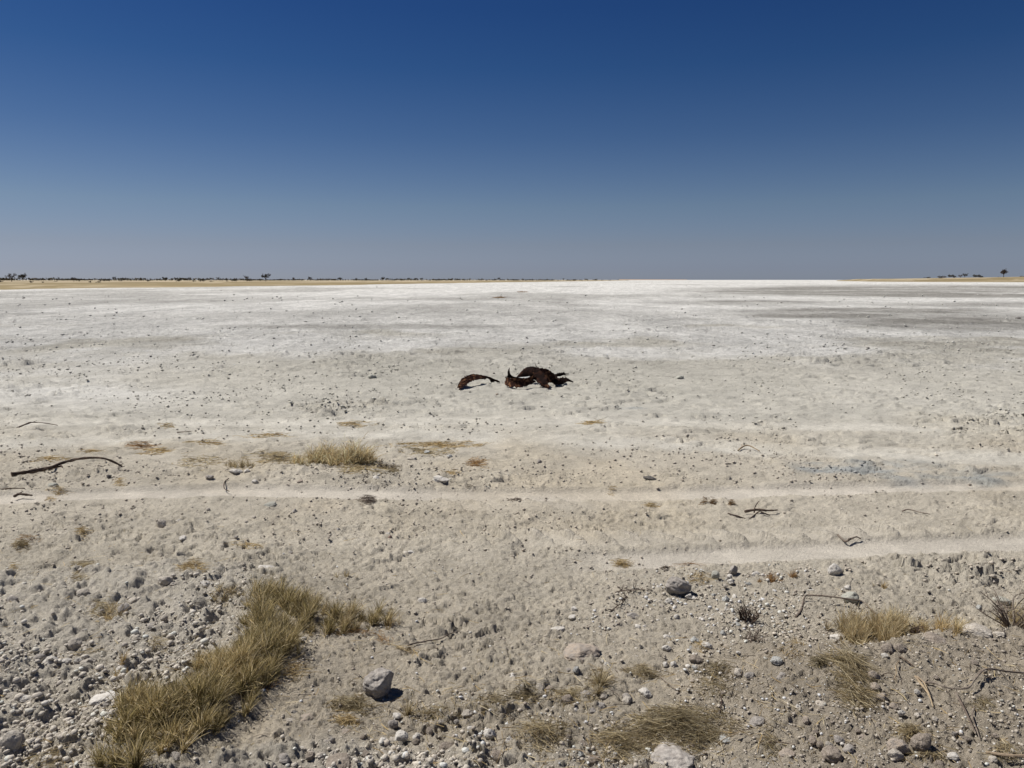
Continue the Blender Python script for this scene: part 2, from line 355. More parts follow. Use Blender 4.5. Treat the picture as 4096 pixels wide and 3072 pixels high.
# ------------------------------------------------------------------ rock shapes
def ico(sub):
    bm = bmesh.new(); bmesh.ops.create_icosphere(bm, subdivisions=sub, radius=1)
    bm.verts.ensure_lookup_table()
    V = np.array([v.co[:] for v in bm.verts]); Fq = np.array([[v.index for v in f.verts] for f in bm.faces]); bm.free(); return V, Fq
ICO = {s: ico(max(s, 1)) for s in (1, 2, 3, 4, 5)}
phi = (1 + 5 ** .5) / 2
ICO[0] = (np.array([(-1, phi, 0), (1, phi, 0), (-1, -phi, 0), (1, -phi, 0), (0, -1, phi), (0, 1, phi), (0, -1, -phi), (0, 1, -phi), (phi, 0, -1), (phi, 0, 1), (-phi, 0, -1), (-phi, 0, 1)]) / math.hypot(1, phi),
    np.array([(0, 11, 5), (0, 5, 1), (0, 1, 7), (0, 7, 10), (0, 10, 11), (1, 5, 9), (5, 11, 4), (11, 10, 2), (10, 7, 6), (7, 1, 8), (3, 9, 4), (3, 4, 2), (3, 2, 6), (3, 6, 8), (3, 8, 9), (4, 9, 5), (2, 4, 11), (6, 2, 10), (8, 6, 7), (9, 8, 1)]))
def n3(P, s, seed):
    return (vnoise(P[:, 0] / s + P[:, 2] * .7 / s, P[:, 1] / s + 3.1, seed) + vnoise(P[:, 1] / s - P[:, 2] * .6 / s, P[:, 2] / s + 7.7, seed + 1) + vnoise(P[:, 2] / s, P[:, 0] / s - 1.3, seed + 2)) / 3
ICO[-1] = (np.array([(1, 0, 0), (-1, 0, 0), (0, 1, 0), (0, -1, 0), (0, 0, 1), (0, 0, -1)], float), np.array([(0, 2, 4), (2, 1, 4), (1, 3, 4), (3, 0, 4), (2, 0, 5), (1, 2, 5), (3, 1, 5), (0, 3, 5)]))
def rock_shape(sub, seed, ang=.5, rough=.12):
    """ang 0 = rounded clod, 1 = sharply broken"""
    V, Fq = ICO[sub]; r_ = np.random.default_rng(seed)
    K = 14; nrm = r_.normal(size=(K, 3)); nrm /= np.linalg.norm(nrm, axis=1)[:, None]; offs = r_.uniform(.62, .98, K)
    dots = V @ nrm.T
    rr = np.where(dots > .05, offs[None, :] / np.maximum(dots, .05), 9).min(1)
    r = (1 - ang) * 1 + ang * np.minimum(rr, 1.15)
    r = r * (1 + rough * 1.6 * n3(V, .75, seed) + rough * .9 * n3(V, .32, seed + 5) + rough * .45 * n3(V, .14, seed + 9))
    return V * r[:, None], Fq
M_STONE = dict(
    grey=mat('grey_stone', (.30, .272, .243), var=.25, scale=6, bump=.8, bscale=5, dist=.012, base2=(.37, .342, .308), mscale=2.5, rnd=.12),
    dust=mat('dusty_stone', (.40, .36, .305), var=.2, scale=6, bump=.8, bscale=6, dist=.012, base2=(.48, .44, .38), mscale=3, rnd=.12),
    white=mat('chalky_stone', (.57, .54, .49), var=.14, scale=6, bump=.8, bscale=5, dist=.012, base2=(.44, .405, .35), mscale=3, mlo=.52, mhi=.66, rnd=.08),
    brown=mat('brown_clod', (.270, .228, .185), var=.2, scale=8, bump=1, bscale=8, dist=.012, base2=(.35, .30, .25), mscale=3, rnd=.12),
    blue=mat('bluish_stone', (.31, .315, .30), var=.2, scale=6, bump=.8, bscale=5, dist=.012, base2=(.46, .45, .42), mscale=4, rnd=.1),
    dark=mat('dark_stone', (.10, .092, .085), var=.25, scale=24, bump=.5, bscale=50, base2=(.2, .185, .165), mscale=12, rnd=.1),
    red=mat('reddish_stone', (.21, .125, .10), var=.2, scale=24, bump=.5, bscale=50, base2=(.28, .23, .19), mscale=12),
    speck=mat('speckled_stone', (.62, .59, .54), var=.2, scale=8, bump=1, bscale=8, dist=.012, base2=(.26, .23, .195), mscale=5, mlo=.56, mhi=.62),
    green=mat('greenish_stone', (.38, .375, .32), var=.18, scale=6, bump=.8, bscale=6, dist=.012, base2=(.38, .375, .33), mscale=3),
    tan=mat('tan_stone', (.37, .31, .25), var=.18, scale=6, bump=.8, bscale=6, dist=.012, base2=(.29, .255, .22), mscale=3))
_rockid = [0]
PROT = {}
def proto_mesh(kind, j, angular):
    key = (kind, j, angular)
    if key not in PROT:
        V, Fq = rock_shape(3, 500 + j * 7 + (50 if angular else 0), .9 if angular else .5, .2)
        me = bpy.data.meshes.new('stone'); me.from_pydata(V.tolist(), [], Fq.tolist()); me.materials.append(M_STONE[kind]); PROT[key] = me
    return PROT[key]
def stone(reg, zx, zy, zw, zh, kind='dust', label=None, group=None, ang=.5, name='stone', sink=.3, own=None, flat=None, tiltz=None, cat='stone'):
    f = REG[reg][2]; X, Y = src(reg, zx, zy)
    Xb, Yb = X, Y + zh * f * .30
    x, y, z = gp(Xb, Yb)
    dpt = y * CP - (z - CH) * SP
    wid = zw * f / 4 / FPX * dpt
    el = math.atan2(CH - z, y); hpx = zh * f / 4 / FPX * dpt
    hgt = max(.35 * wid, min(wid * .95, (hpx - .55 * wid * math.sin(el)) / max(.5, math.cos(el)) * 1.15)) if flat is None else flat * wid
    dep = wid * rng.uniform(.75, 1.0)
    big = zw * f / 4 > 9 if own is None else own
    i = _rockid[0]; _rockid[0] += 1
    if big:
        V, Fq = rock_shape(5 if zw * f / 4 > 24 else 4, 1000 + i * 13, .25 + .7 * ang, .17)
        me = bpy.data.meshes.new(name); me.from_pydata(V.tolist(), [], Fq.tolist()); me.materials.append(M_STONE[kind])
        rz = rng.uniform(-.35, .35)
    else:
        me = proto_mesh(kind, int(rng.integers(6)), ang > .6); rz = rng.uniform(0, 6.28)
    o = bpy.data.objects.new(name, me); col.objects.link(o)
    o.scale = (wid / 2, dep / 2, hgt / 2 * 1.15)
    o.rotation_euler = (rng.uniform(-.15, .15), tiltz if tiltz is not None else rng.uniform(-.2, .2), rz)
    zb = float(macro(x, y))
    o.location = (x, y, zb + hgt / 2 * (1.0 - 2 * sink * .75))
    return tag(o, label, cat, group)

# ------------------------------------------------------------------ individually described stones
G_RUB = 'stones on the rubble left of the long grass clump'
S = stone
S('B', 890, 1045, 205, 200, 'grey', 'large round grey boulder alone on bare soil right of the long grass clump', ang=.45, flat=.85, sink=.22, name='boulder', cat='boulder')
S('C', 1200, 362, 182, 122, 'grey', 'grey brown boulder with flat base below the lower wheel track', flat=.68, ang=.55, sink=.15, name='boulder', cat='boulder')
S('C', 1130, 1570, 335, 120, 'grey', 'largest boulder, long low grey block at the bottom edge of the picture', ang=.5, sink=.5, flat=.40, name='boulder', cat='boulder')
S('C', 500, 822, 300, 105, 'tan', 'tan ledge of rock half sunk in the soil between the two boulders', ang=.6, sink=.55, name='boulder', cat='boulder')
S('D', 1100, 1492, 142, 145, 'brown', 'dark brown ball shaped clod beside an orange tan block, lower right', ang=.15, sink=.15, name='clod', cat='clod')
S('D', 945, 1500, 150, 120, 'tan', 'orange tan slanted block leaning against the dark ball shaped clod', ang=.9, sink=.3)
S('D', 915, 1557, 100, 85, 'dust', 'pale rounded stone in front of the orange tan block', ang=.5, sink=.3)
S('D', 465, 1560, 145, 110, 'brown', 'lumpy brown stone nearest the camera right of the long low boulder', ang=.3, sink=.2)
S('D', 140, 1545, 140, 80, 'tan', 'low flat tan stone left of the lumpy brown stone near the bottom edge', ang=.6, sink=.4)
S('D', 480, 235, 96, 106, 'speck', 'white speckled round stone just below the smooth wheel track on the right', ang=.3, sink=.2)
S('D', 595, 430, 115, 85, 'green', 'greenish grey stone with a pale cap above the right grass tuft', ang=.5, sink=.3)
S('D', 572, 405, 50, 38, 'white', 'small pale stone resting on the greenish grey stone', ang=.4, sink=-1.6)
S('D', 490, 715, 80, 50, 'white', 'white flat topped stone at the left foot of the right grass tuft', ang=.6)
S('D', 1680, 437, 115, 58, 'green', 'smooth greenish stone sunk in the crust near the right edge', ang=.2, sink=.5)
S('D', 1500, 658, 220, 100, 'dust', 'wide dusty grey rock right of the golden tuft', ang=.5, sink=.5, name='boulder', cat='boulder')
S('D', 1660, 690, 90, 45, 'dust', 'smaller stone touching the wide dusty rock at its right', ang=.7, sink=.4)
S('D', 860, 800, 100, 90, 'brown', 'brown lump left of a pair in front of the golden tuft', ang=.3, sink=.4, name='clod', cat='clod')
S('D', 955, 795, 100, 80, 'brown', 'brown lump right of a pair in front of the golden tuft', ang=.3, sink=.4, name='clod', cat='clod')
S('D', 1200, 735, 160, 55, 'brown', 'long low brown clod under the right wing of the golden tuft', ang=.4, sink=.4, name='clod', cat='clod')
S('D', 60, 885, 85, 62, 'blue', 'pale greenish stone at the left end of the dark bank', ang=.6)
S('D', 100, 1000, 78, 80, 'grey', 'round grey stone set in the dark bank below the pale greenish stone', ang=.3, sink=.45)
S('D', 490, 848, 90, 72, 'grey', 'grey stone at the top end of the long straw bundle', ang=.4, sink=.4)
S('D', 765, 995, 85, 70, 'tan', 'upper of three round tan stones right of the straw bundle', ang=.35, sink=.35)
S('D', 770, 1070, 78, 60, 'tan', 'middle of three round tan stones right of the straw bundle', ang=.35, sink=.35)
S('D', 818, 1145, 76, 66, 'tan', 'lowest of three round tan stones right of the straw bundle', ang=.35, sink=.35)
S('D', 510, 1450, 82, 62, 'grey', 'grey stone just above the lumpy brown stone', ang=.4)
S('D', 320, 1460, 60, 62, 'tan', 'tan stone left of a cluster above the low flat tan stone', ang=.3)
S('D', 375, 1492, 52, 50, 'brown', 'small brown stone in the middle of the cluster above the flat tan stone', ang=.3)
S('D', 435, 1490, 60, 50, 'dust', 'dusty stone behind the lumpy brown stone', ang=.4)
S('D', 960, 1260, 52, 48, 'white', 'pale stone on bare dark soil right of the straw bundle tip', ang=.4)
S('D', 1070, 1110, 42, 50, 'white', 'small pale stone beside the strip of bark', ang=.5)
S('D', 840, 848, 50, 36, 'white', 'small white stone below the pair of brown lumps', ang=.6)
S('D', 270, 1308, 62, 72, 'tan', 'tan stone standing alone in the middle of the lower right slope', ang=.4)
S('D', 215, 1230, 52, 56, 'white', 'small pointed pale stone on the lower right slope', ang=.9)
S('D', 1330, 1572, 80, 60, 'white', 'whitish stone near the bottom edge right of the dark ball', ang=.5)
S('D', 1135, 1405, 70, 40, 'tan', 'flat tan stone under the straw behind the dark ball', ang=.5)
S('D', 1515, 505, 46, 36, 'blue', 'blue white pebble on the crust left of the dead bush', ang=.7)
S('C', 960, 1110, 92, 70, 'white', 'pale grey angular stone above the big round straw heap', ang=.8)
S('C', 830, 1160, 82, 72, 'dust', 'flat dusty stone left above the big round straw heap', ang=.6, sink=.5)
S('C', 400, 1160, 82, 72, 'brown', 'round brown stone in straw left of the big straw heap', ang=.3, sink=.35)
S('C', 275, 1087, 72, 52, 'brown', 'brown stone with a pale one on its left, lower middle', ang=.3, sink=.35)
S('C', 200, 1085, 62, 62, 'dust', 'pale stone left of the brown stone, lower middle', ang=.5)
S('C', 120, 1035, 60, 52, 'brown', 'small brown stone with dark shadow right of the boulder shadow side', ang=.5)
S('C', 1550, 1445, 102, 62, 'blue', 'pale bluish stone right of the big round straw heap', ang=.6, sink=.4)
S('C', 1770, 1327, 112, 82, 'grey', 'grey stone at the foot of the slope right of the straw heap', ang=.5, sink=.4)
S('C', 405, 1440, 62, 62, 'brown', 'round brown stone caught in the straw at the bottom', ang=.2)
S('C', 310, 1332, 52, 38, 'grey', 'small reddish grey stone above the bottom straw', ang=.3)
S('C', 580, 1245, 52, 42, 'grey', 'small grey stone above the bottom straw, right one', ang=.4)
S('C', 495, 1560, 46, 42, 'blue', 'blue and white pebble near the bottom straw', ang=.7)
S('C', 1400, 785, 76, 66, 'white', 'pale rounded stone with a crack, top of the stone cluster', ang=.4, sink=.2)
S('C', 1318, 742, 72, 58, 'blue', 'grey stone left of the pale cracked stone', ang=.6, sink=.25)
S('C', 1288, 797, 42, 36, 'blue', 'small bluish pebble under the grey cluster stone', ang=.5)
S('C', 1320, 872, 92, 72, 'brown', 'brown crumbly stone at the bottom of the stone cluster', ang=.5, sink=.3)
S('C', 1110, 797, 62, 42, 'white', 'white lump left of the stone cluster', ang=.7)
S('C', 1105, 910, 52, 42, 'white', 'white stone left of two below the cluster', ang=.6)
S('C', 1162, 912, 52, 46, 'white', 'white stone right of two below the cluster', ang=.6)
S('C', 465, 955, 56, 56, 'blue', 'blue grey pebble standing out below the tan rock ledge', ang=.3, sink=.15)
S('C', 650, 895, 36, 46, 'white', 'white upright pebble right below the tan rock ledge', ang=.8)
S('C', 325, 662, 92, 46, 'white', 'bright white wedge stone above the tan rock ledge', ang=.9)
S('C', 442, 517, 52, 42, 'white', 'white stone with shadow left of the thorny twig', ang=.7)
S('C', 430, 570, 62, 36, 'white', 'white low stone under the one left of the thorny twig', ang=.7)
S('C', 870, 562, 92, 50, 'grey', 'grey slab with a dark broken face below the thorny twig', ang=.9)
S('C', 1595, 242, 72, 62, 'grey', 'grey stone with a dark front on the track edge right of the boulder', ang=.9, sink=.1)
S('C', 1465, 272, 62, 72, 'green', 'tilted greenish stone between the boulder and the dark fronted stone', ang=.9)
S('C', 925, 792, 42, 36, 'dark', 'dark slate coloured chip right of the tan rock ledge', ang=.9)
S('C', 1520, 690, 52, 46, 'blue', 'pale blue green pebble right of the stone cluster', ang=.5)
S('C', 1710, 990, 85, 56, 'grey', 'greyish slab at the left end of the dark bank', ang=.7)
S('C', 1185, 570, 46, 42, 'white', 'white pebble below the grey brown boulder', ang=.6)
S('C', 1052, 600, 36, 32, 'white', 'squarish white pebble below left of the boulder', ang=.9)
S('C', 600, 1592, 92, 62, 'brown', 'brown clod at the bottom edge left of the largest boulder', ang=.3)
S('B', 1050, 1437, 92, 76, 'white', 'pale pitted rock right of the straw under the lone boulder', ang=.6, sink=.15)
S('B', 915, 1460, 62, 46, 'white', 'pale stone left of the pale pitted rock', ang=.5)
S('B', 810, 1610, 88, 72, 'white', 'whitish rounded stone at the bottom edge', ang=.4)
S('B', 650, 1395, 82, 46, 'tan', 'tan flat stone on the grey gravel left of the pale pitted rock', ang=.5)
S('B', 350, 1292, 122, 60, 'tan', 'smooth tan rock flush with the soil left of the straw', ang=.4, sink=.5)
S('B', 270, 1255, 62, 36, 'dark', 'dark stone at the upper edge of the grey gravel', ang=.5)
S('B', 110, 1295, 42, 38, 'blue', 'slate grey pebble at the left of the grey gravel', ang=.6)
S('B', 1375, 1512, 112, 92, 'brown', 'big brown clod in the gravel at the bottom middle', ang=.25, sink=.4, name='clod', cat='clod')
S('B', 1740, 1562, 102, 82, 'brown', 'dark lump under straw at the bottom middle', ang=.3, name='clod', cat='clod')
S('B', 1680, 1412, 86, 82, 'white', 'flaky white stone among gravel left of the straw fans', ang=.9)
S('B', 1820, 1462, 62, 60, 'white', 'white stone right of the flaky white stone', ang=.7)
S('B', 390, 1572, 76, 62, 'brown', 'brown clod at the bottom left of centre', ang=.3, name='clod', cat='clod')
S('B', 590, 1625, 240, 90, 'brown', 'broad soil lump cut by the bottom edge left of centre', ang=.3, sink=.5, name='clod', cat='clod')
S('B', 1190, 447, 74, 60, 'white', 'pale stone level with the soil right of the grass wing', ang=.4, sink=.55)
S('B', 335, 725, 62, 32, 'white', 'white stone under the inner bend of the long grass clump', ang=.6)
S('B', 310, 895, 72, 42, 'dust', 'grey stone below the bend of the long grass clump', ang=.4)
S('B', 1100, 110, 92, 36, 'white', 'flat white stone between the wheel tracks above the grass wing', ang=.7)
S('B', 1000, 140, 36, 20, 'dark', 'small black chip left below the flat white stone', ang=.8)
S('B', 75, 225, 132, 52, 'white', 'low white slab right behind the long grass clump', ang=.6, sink=.5)
S('B', 1315, 975, 46, 28, 'white', 'oval white pebble right of the lone boulder', ang=.2)
S('B', 1500, 946, 34, 30, 'white', 'round white pebble far right of the lone boulder', ang=.2)
S('B', 1015, 1275, 72, 40, 'white', 'pale stone below the lone boulder', ang=.5)
S('B', 1520, 1262, 82, 50, 'dust', 'dusty pale stone between straw at lower middle', ang=.5)
S('A', 540, 767, 102, 78, 'dust', 'round pale stone casting a dark shadow on the rubble slope', ang=.5, sink=.12)
S('A', 290, 887, 96, 82, 'grey', 'dark rimmed grey stone left of a pair of pale ones', ang=.3, sink=.1)
S('A', 475, 892, 82, 60, 'white', 'larger pale stone of a pair on the rubble slope', ang=.4)
S('A', 566, 886, 62, 52, 'white', 'smaller pale stone of a pair on the rubble slope', ang=.4)
S('A', 600, 396, 92, 60, 'dust', 'smooth dome shaped stone near the top of the rubble slope', ang=.2)
S('A', 1188, 580, 52, 46, 'dust', 'flat round disc like stone in the upper rubble', ang=.1)
S('A', 1083, 640, 82, 56, 'grey', 'grey stone below the flat round disc like stone', ang=.4)
S('A', 1042, 335, 46, 40, 'white', 'pale square pebble beside a dry twig, top of the rubble', ang=.8)
S('A', 1462, 345, 92, 60, 'white', 'bright white block behind the top of the long grass clump', ang=.9)
S('A', 1395, 368, 70, 36, 'white', 'chalky slab left of the bright white block', ang=.8)
S('A', 1190, 312, 102, 76, 'dust', 'lumpy clod left of the chalky slab', ang=.4, name='clod', cat='clod')
S('A', 735, 1162, 202, 72, 'white', 'long pale slab touching the left side of the long grass clump', ang=.7, sink=.3)
S('A', 190, 1152, 112, 70, 'white', 'dusty white rock low on the left rubble', ang=.5, sink=.4)
S('A', 85, 1140, 92, 60, 'dust', 'grey stone left of the dusty white rock', ang=.5)
S('A', 235, 1377, 92, 60, 'dust', 'rounded stone above the biggest stone in the bottom left corner', ang=.4)
S('A', 285, 1517, 122, 78, 'dust', 'biggest pale stone in the bottom left corner', ang=.5, sink=.2)
S('A', 340, 1237, 92, 46, 'red', 'dark red stone on the left rubble', ang=.7)
S('A', 345, 1285, 72, 40, 'white', 'small white stone under the dark red stone', ang=.5)
S('A', 30, 890, 92, 70, 'dust', 'stone cut by the left edge on the rubble slope', ang=.5)
S('A', 875, 935, 72, 50, 'white', 'pale stone beside an upright straw left of the long grass clump', ang=.5)
S('A', 95, 1480, 170, 165, 'dust', 'tall crumbly clod beside the dark gap in the bottom left corner', ang=.45, sink=.15, name='clod', cat='clod')
S('A', 1282, 1492, 112, 72, 'grey', 'upper clod of two on the ridge before the long grass clump', ang=.35, name='clod', cat='clod')
S('A', 1270, 1582, 102, 82, 'grey', 'lower clod of two on the ridge before the long grass clump', ang=.35, name='clod', cat='clod')
S('A', 1040, 1547, 72, 62, 'grey', 'small clod at the left end of the ridge', ang=.35, name='clod', cat='clod')
S('A', 130, 985, 52, 42, 'red', 'small dull red stone at the far left of the rubble', ang=.6)
S('M', 1530, 622, 92, 42, 'white', 'bright white stone under the small tuft left of the big mid tuft', ang=.7)
S('M', 1602, 622, 42, 32, 'white', 'small white stone beside the bright white stone at the small tuft', ang=.7)
S('M', 1360, 662, 56, 32, 'grey', 'grey stone with a dark right side before the small tuft', ang=.8)
S('M', 705, 656, 36, 22, 'dark', 'dark wedge shaped stone right of the long branch', ang=.9)
S('M', 1650, 690, 46, 28, 'white', 'pale stone on the soil edge above the upper rut', ang=.6)
S('M', 1945, 693, 44, 34, 'tan', 'pinkish white stone right of centre on the soil edge', ang=.7)
S('M', 1750, 840, 72, 42, 'green', 'greenish stone just below the upper rut', ang=.5)
S('M', 1050, 970, 62, 62, 'dust', 'cone shaped pale clod between the tracks on the left', ang=.7, sink=.15)
S('M', 1190, 1056, 52, 32, 'white', 'flat whitish chip below the cone shaped clod', ang=.8)
S('M', 345, 710, 62, 24, 'green', 'greenish low stone below the long branch', ang=.4)
S('N', 700, 525, 46, 26, 'blue', 'blue grey stone right of the mid tuft', ang=.7)
S('N', 550, 498, 46, 24, 'blue', 'slate coloured stone in straw right of the mid tuft', ang=.7)
S('N', 455, 540, 62, 26, 'dust', 'flat dusty stone right below the mid tuft', ang=.5)
S('N', 225, 668, 52, 32, 'white', 'white stone on the soil edge below the mid tuft', ang=.6)
S('N', 640, 672, 110, 48, 'white', 'crumbling white lump on the soil edge right of the mid tuft', ang=.5)
S('N', 315, 1050, 32, 24, 'red', 'small red stone between the wheel tracks', ang=.4)
S('N', 302, 1027, 40, 24, 'white', 'white chip beside the small red stone', ang=.7)
S('N', 2190, 16, 60, 26, 'green', 'flat greenish grey stone alone right of the torn tyre', ang=.5)
S('N', 195, 12, 50, 28, 'green', 'flat greenish grey stone alone left of the tyre strip', ang=.5)
S('N', 1280, 558, 32, 22, 'grey', 'small grey pebble on flat ground right of the reddish straw', ang=.5)
S('O', 135, 716, 34, 20, 'white', 'white chip at the edge of the upper rut on the right', ang=.8)
n_named = _rockid[0]

LAND = [('B', 890, 1045, 'the lone round boulder'), ('C', 1200, 362, 'the grey brown boulder'), ('C', 1130, 1568, 'the largest low boulder'), ('C', 500, 822, 'the tan rock ledge'),
        ('D', 1100, 1492, 'the dark ball shaped clod'), ('D', 465, 1560, 'the lumpy brown stone'), ('D', 480, 235, 'the white speckled stone'), ('D', 595, 430, 'the greenish capped stone'), ('D', 1500, 658, 'the wide dusty rock'),
        ('D', 765, 1070, 'the three round tan stones'), ('D', 100, 1000, 'the round grey bank stone'), ('D', 1070, 1110, 'the bark strip'), ('D', 1350, 1110, 'the longest branch'), ('D', 770, 700, 'the golden tuft'),
        ('C', 1200, 1400, 'the big straw heap'), ('C', 1360, 800, 'the stone cluster'), ('C', 960, 1110, 'the pale angular stone'), ('C', 330, 1100, 'the brown stone pair, lower middle'), ('C', 780, 470, 'the thorny twig'),
        ('B', 1050, 1437, 'the pale pitted rock'), ('B', 810, 1610, 'the whitish rounded stone'), ('B', 1375, 1512, 'the big brown gravel clod'), ('B', 1680, 1412, 'the flaky white stone'), ('B', 350, 1292, 'the smooth tan rock'), ('B', 650, 1280, 'the matted straw'),
        ('A', 540, 767, 'the round shadow casting stone'), ('A', 290, 887, 'the dark rimmed stone'), ('A', 600, 396, 'the dome shaped stone'), ('A', 1188, 580, 'the disc like stone'), ('A', 1462, 345, 'the bright white block'), ('A', 735, 1162, 'the long pale slab'),
        ('A', 190, 1152, 'the dusty white rock'), ('A', 285, 1517, 'the biggest corner stone'), ('A', 340, 1237, 'the dark red stone'), ('A', 95, 1480, 'the tall crumbly clod'), ('A', 1280, 1540, 'the two ridge clods'),
        ('M', 1050, 970, 'the cone shaped clod'), ('M', 1750, 840, 'the greenish track stone'), ('N', 315, 1050, 'the red stone'), ('B', 1100, 110, 'the flat white track stone'), ('A', 760, 540, 'the loose straw fan')]
LAND = [(*src(a, b, c), d) for a, b, c, d in LAND]
KW = dict(dust='dusty beige', white='whitish', grey='grey', brown='brownish', blue='blue grey', tan='tan')
ORD = ['nearest', 'second nearest', 'third nearest', 'fourth nearest', 'fifth nearest', 'sixth nearest', 'seventh nearest', 'eighth nearest']
def relabel(items):
    """items: (object, X, Y, colour word): name each by its colour and side of the nearest landmark, ranked outward"""
    d = {}
    for o, X, Y, kw in items:
        D2, Lx, Ly, nm = min(((X - a) ** 2 + (Y - b) ** 2, a, b, n_) for a, b, n_ in LAND)
        dr = ('right of' if X > Lx else 'left of') if abs(X - Lx) > abs(Y - Ly) else ('below' if Y > Ly else 'above')
        d.setdefault((kw, dr, nm), []).append((D2, o))
    for (kw, dr, nm), L_ in d.items():
        for k_, (_, o) in enumerate(sorted(L_, key=lambda q: q[0])):
            o['label'] = f"small {kw} stone {dr} {nm}" + ('' if len(L_) == 1 else f", {ORD[k_] if k_ < 8 else 'farthest'} of {len(L_)} there")
loose = []
# further small stones, counted but alike, by area: photo box, number, kinds, label, group
AREAS = [
    ((0, 2300, 760, 3060), 44, ('dust', 'white', 'grey', 'dust'), 'pale rounded stone among rubble left of the long grass clump', G_RUB, (30, 62)),
    ((2500, 2280, 3050, 2720), 38, ('white', 'white', 'blue', 'dust'), 'small white stone in the scatter round the grey brown boulder and stone cluster', 'small white stones round the stone cluster', (18, 36)),
    ((2050, 2650, 3000, 3050), 24, ('dust', 'grey', 'white', 'brown'), 'small dusty stone among the straw at the bottom middle', 'small stones in the straw at the bottom', (24, 50)),
    ((3060, 2600, 4090, 3060), 22, ('dust', 'brown', 'grey', 'tan'), 'small brownish stone on the dark bank, lower right', 'small stones on the dark bank', (22, 46)),
    ((1100, 2860, 2050, 3060), 26, ('grey', 'white', 'dust', 'brown'), 'small grey stone in the gravel along the bottom edge', 'small stones in the gravel along the bottom edge', (24, 52)),
    ((300, 2010, 1500, 2280), 12, ('dust', 'white', 'grey'), 'small pale stone between the wheel tracks, left half', 'small stones between the wheel tracks', (16, 28)),
]
for (x0, y0, x1, y1), cnt, kinds, lab, grp, (a, b) in AREAS:
    for i in range(cnt):
        X = rng.uniform(x0, x1); Y = rng.uniform(y0, y1)
        if 'left of the long grass' in lab and X > 760 - (Y - 2300) * .42: X = rng.uniform(0, 420)
        wz = a + (b - a) * rng.random() ** 2
        kd = kinds[int(rng.integers(len(kinds)))]; loose.append((stone('S', X, Y, wz, wz * rng.uniform(.6, .9), kd, lab, grp, ang=rng.uniform(.2, .9), own=False, sink=.5), X, Y, KW[kd]))
relabel(loose)

# ------------------------------------------------------------------ gravel and crust crumbs (uncountable)
def scatter_rocks(name, x, y, size, colr, matr, sub=1, flat=.7, sink=.15, ang=.6, shapes=10, lift=None):
    n = len(x); z = height(x, y)
    protos = [rock_shape(sub, 3000 + 17 * i, ang, .12) for i in range(shapes)]
    nv = len(protos[0][0]); Fq0 = protos[0][1]
    PV = np.stack([p[0] for p in protos])[rng.integers(shapes, size=n)]       # n,nv,3
    sx = size * rng.uniform(.8, 1.25, n) / 2; sy = size * rng.uniform(.7, 1.1, n) / 2; sz = size * flat * rng.uniform(.7, 1.2, n) / 2
    PV = PV * np.stack([sx, sy, sz], 1)[:, None, :]
    th = rng.uniform(0, 6.283, n); tx = rng.normal(0, .25, n)
    c, s = np.cos(tx)[:, None], np.sin(tx)[:, None]
    Yr = PV[:, :, 1] * c - PV[:, :, 2] * s; Zr = PV[:, :, 1] * s + PV[:, :, 2] * c
    c, s = np.cos(th)[:, None], np.sin(th)[:, None]
    Xw = PV[:, :, 0] * c - Yr * s + x[:, None]; Yw = PV[:, :, 0] * s + Yr * c + y[:, None]; Zw = Zr + (z + sz * (1 - 2 * sink))[:, None]
    V = np.stack([Xw, Yw, Zw], 2).reshape(-1, 3)
    Fq = (Fq0[None] + (np.arange(n) * nv)[:, None, None]).reshape(-1, 3)
    CC = np.repeat(colr, nv, 0)
    return mesh_np(name, V, Fq, matr, CC)
M_GRAV = mat('gravel_mix', attr=True, var=.15, scale=60, bump=.5, bscale=90)
def sample(n, y0, y1, tmax=.82, power=1.0):
    """points with roughly even picture density"""
    v = rng.uniform(1 / y1 ** power, 1 / y0 ** power, n); y = v ** (-1 / power); x = rng.uniform(-tmax, tmax, n) * (y + .4); return x, y
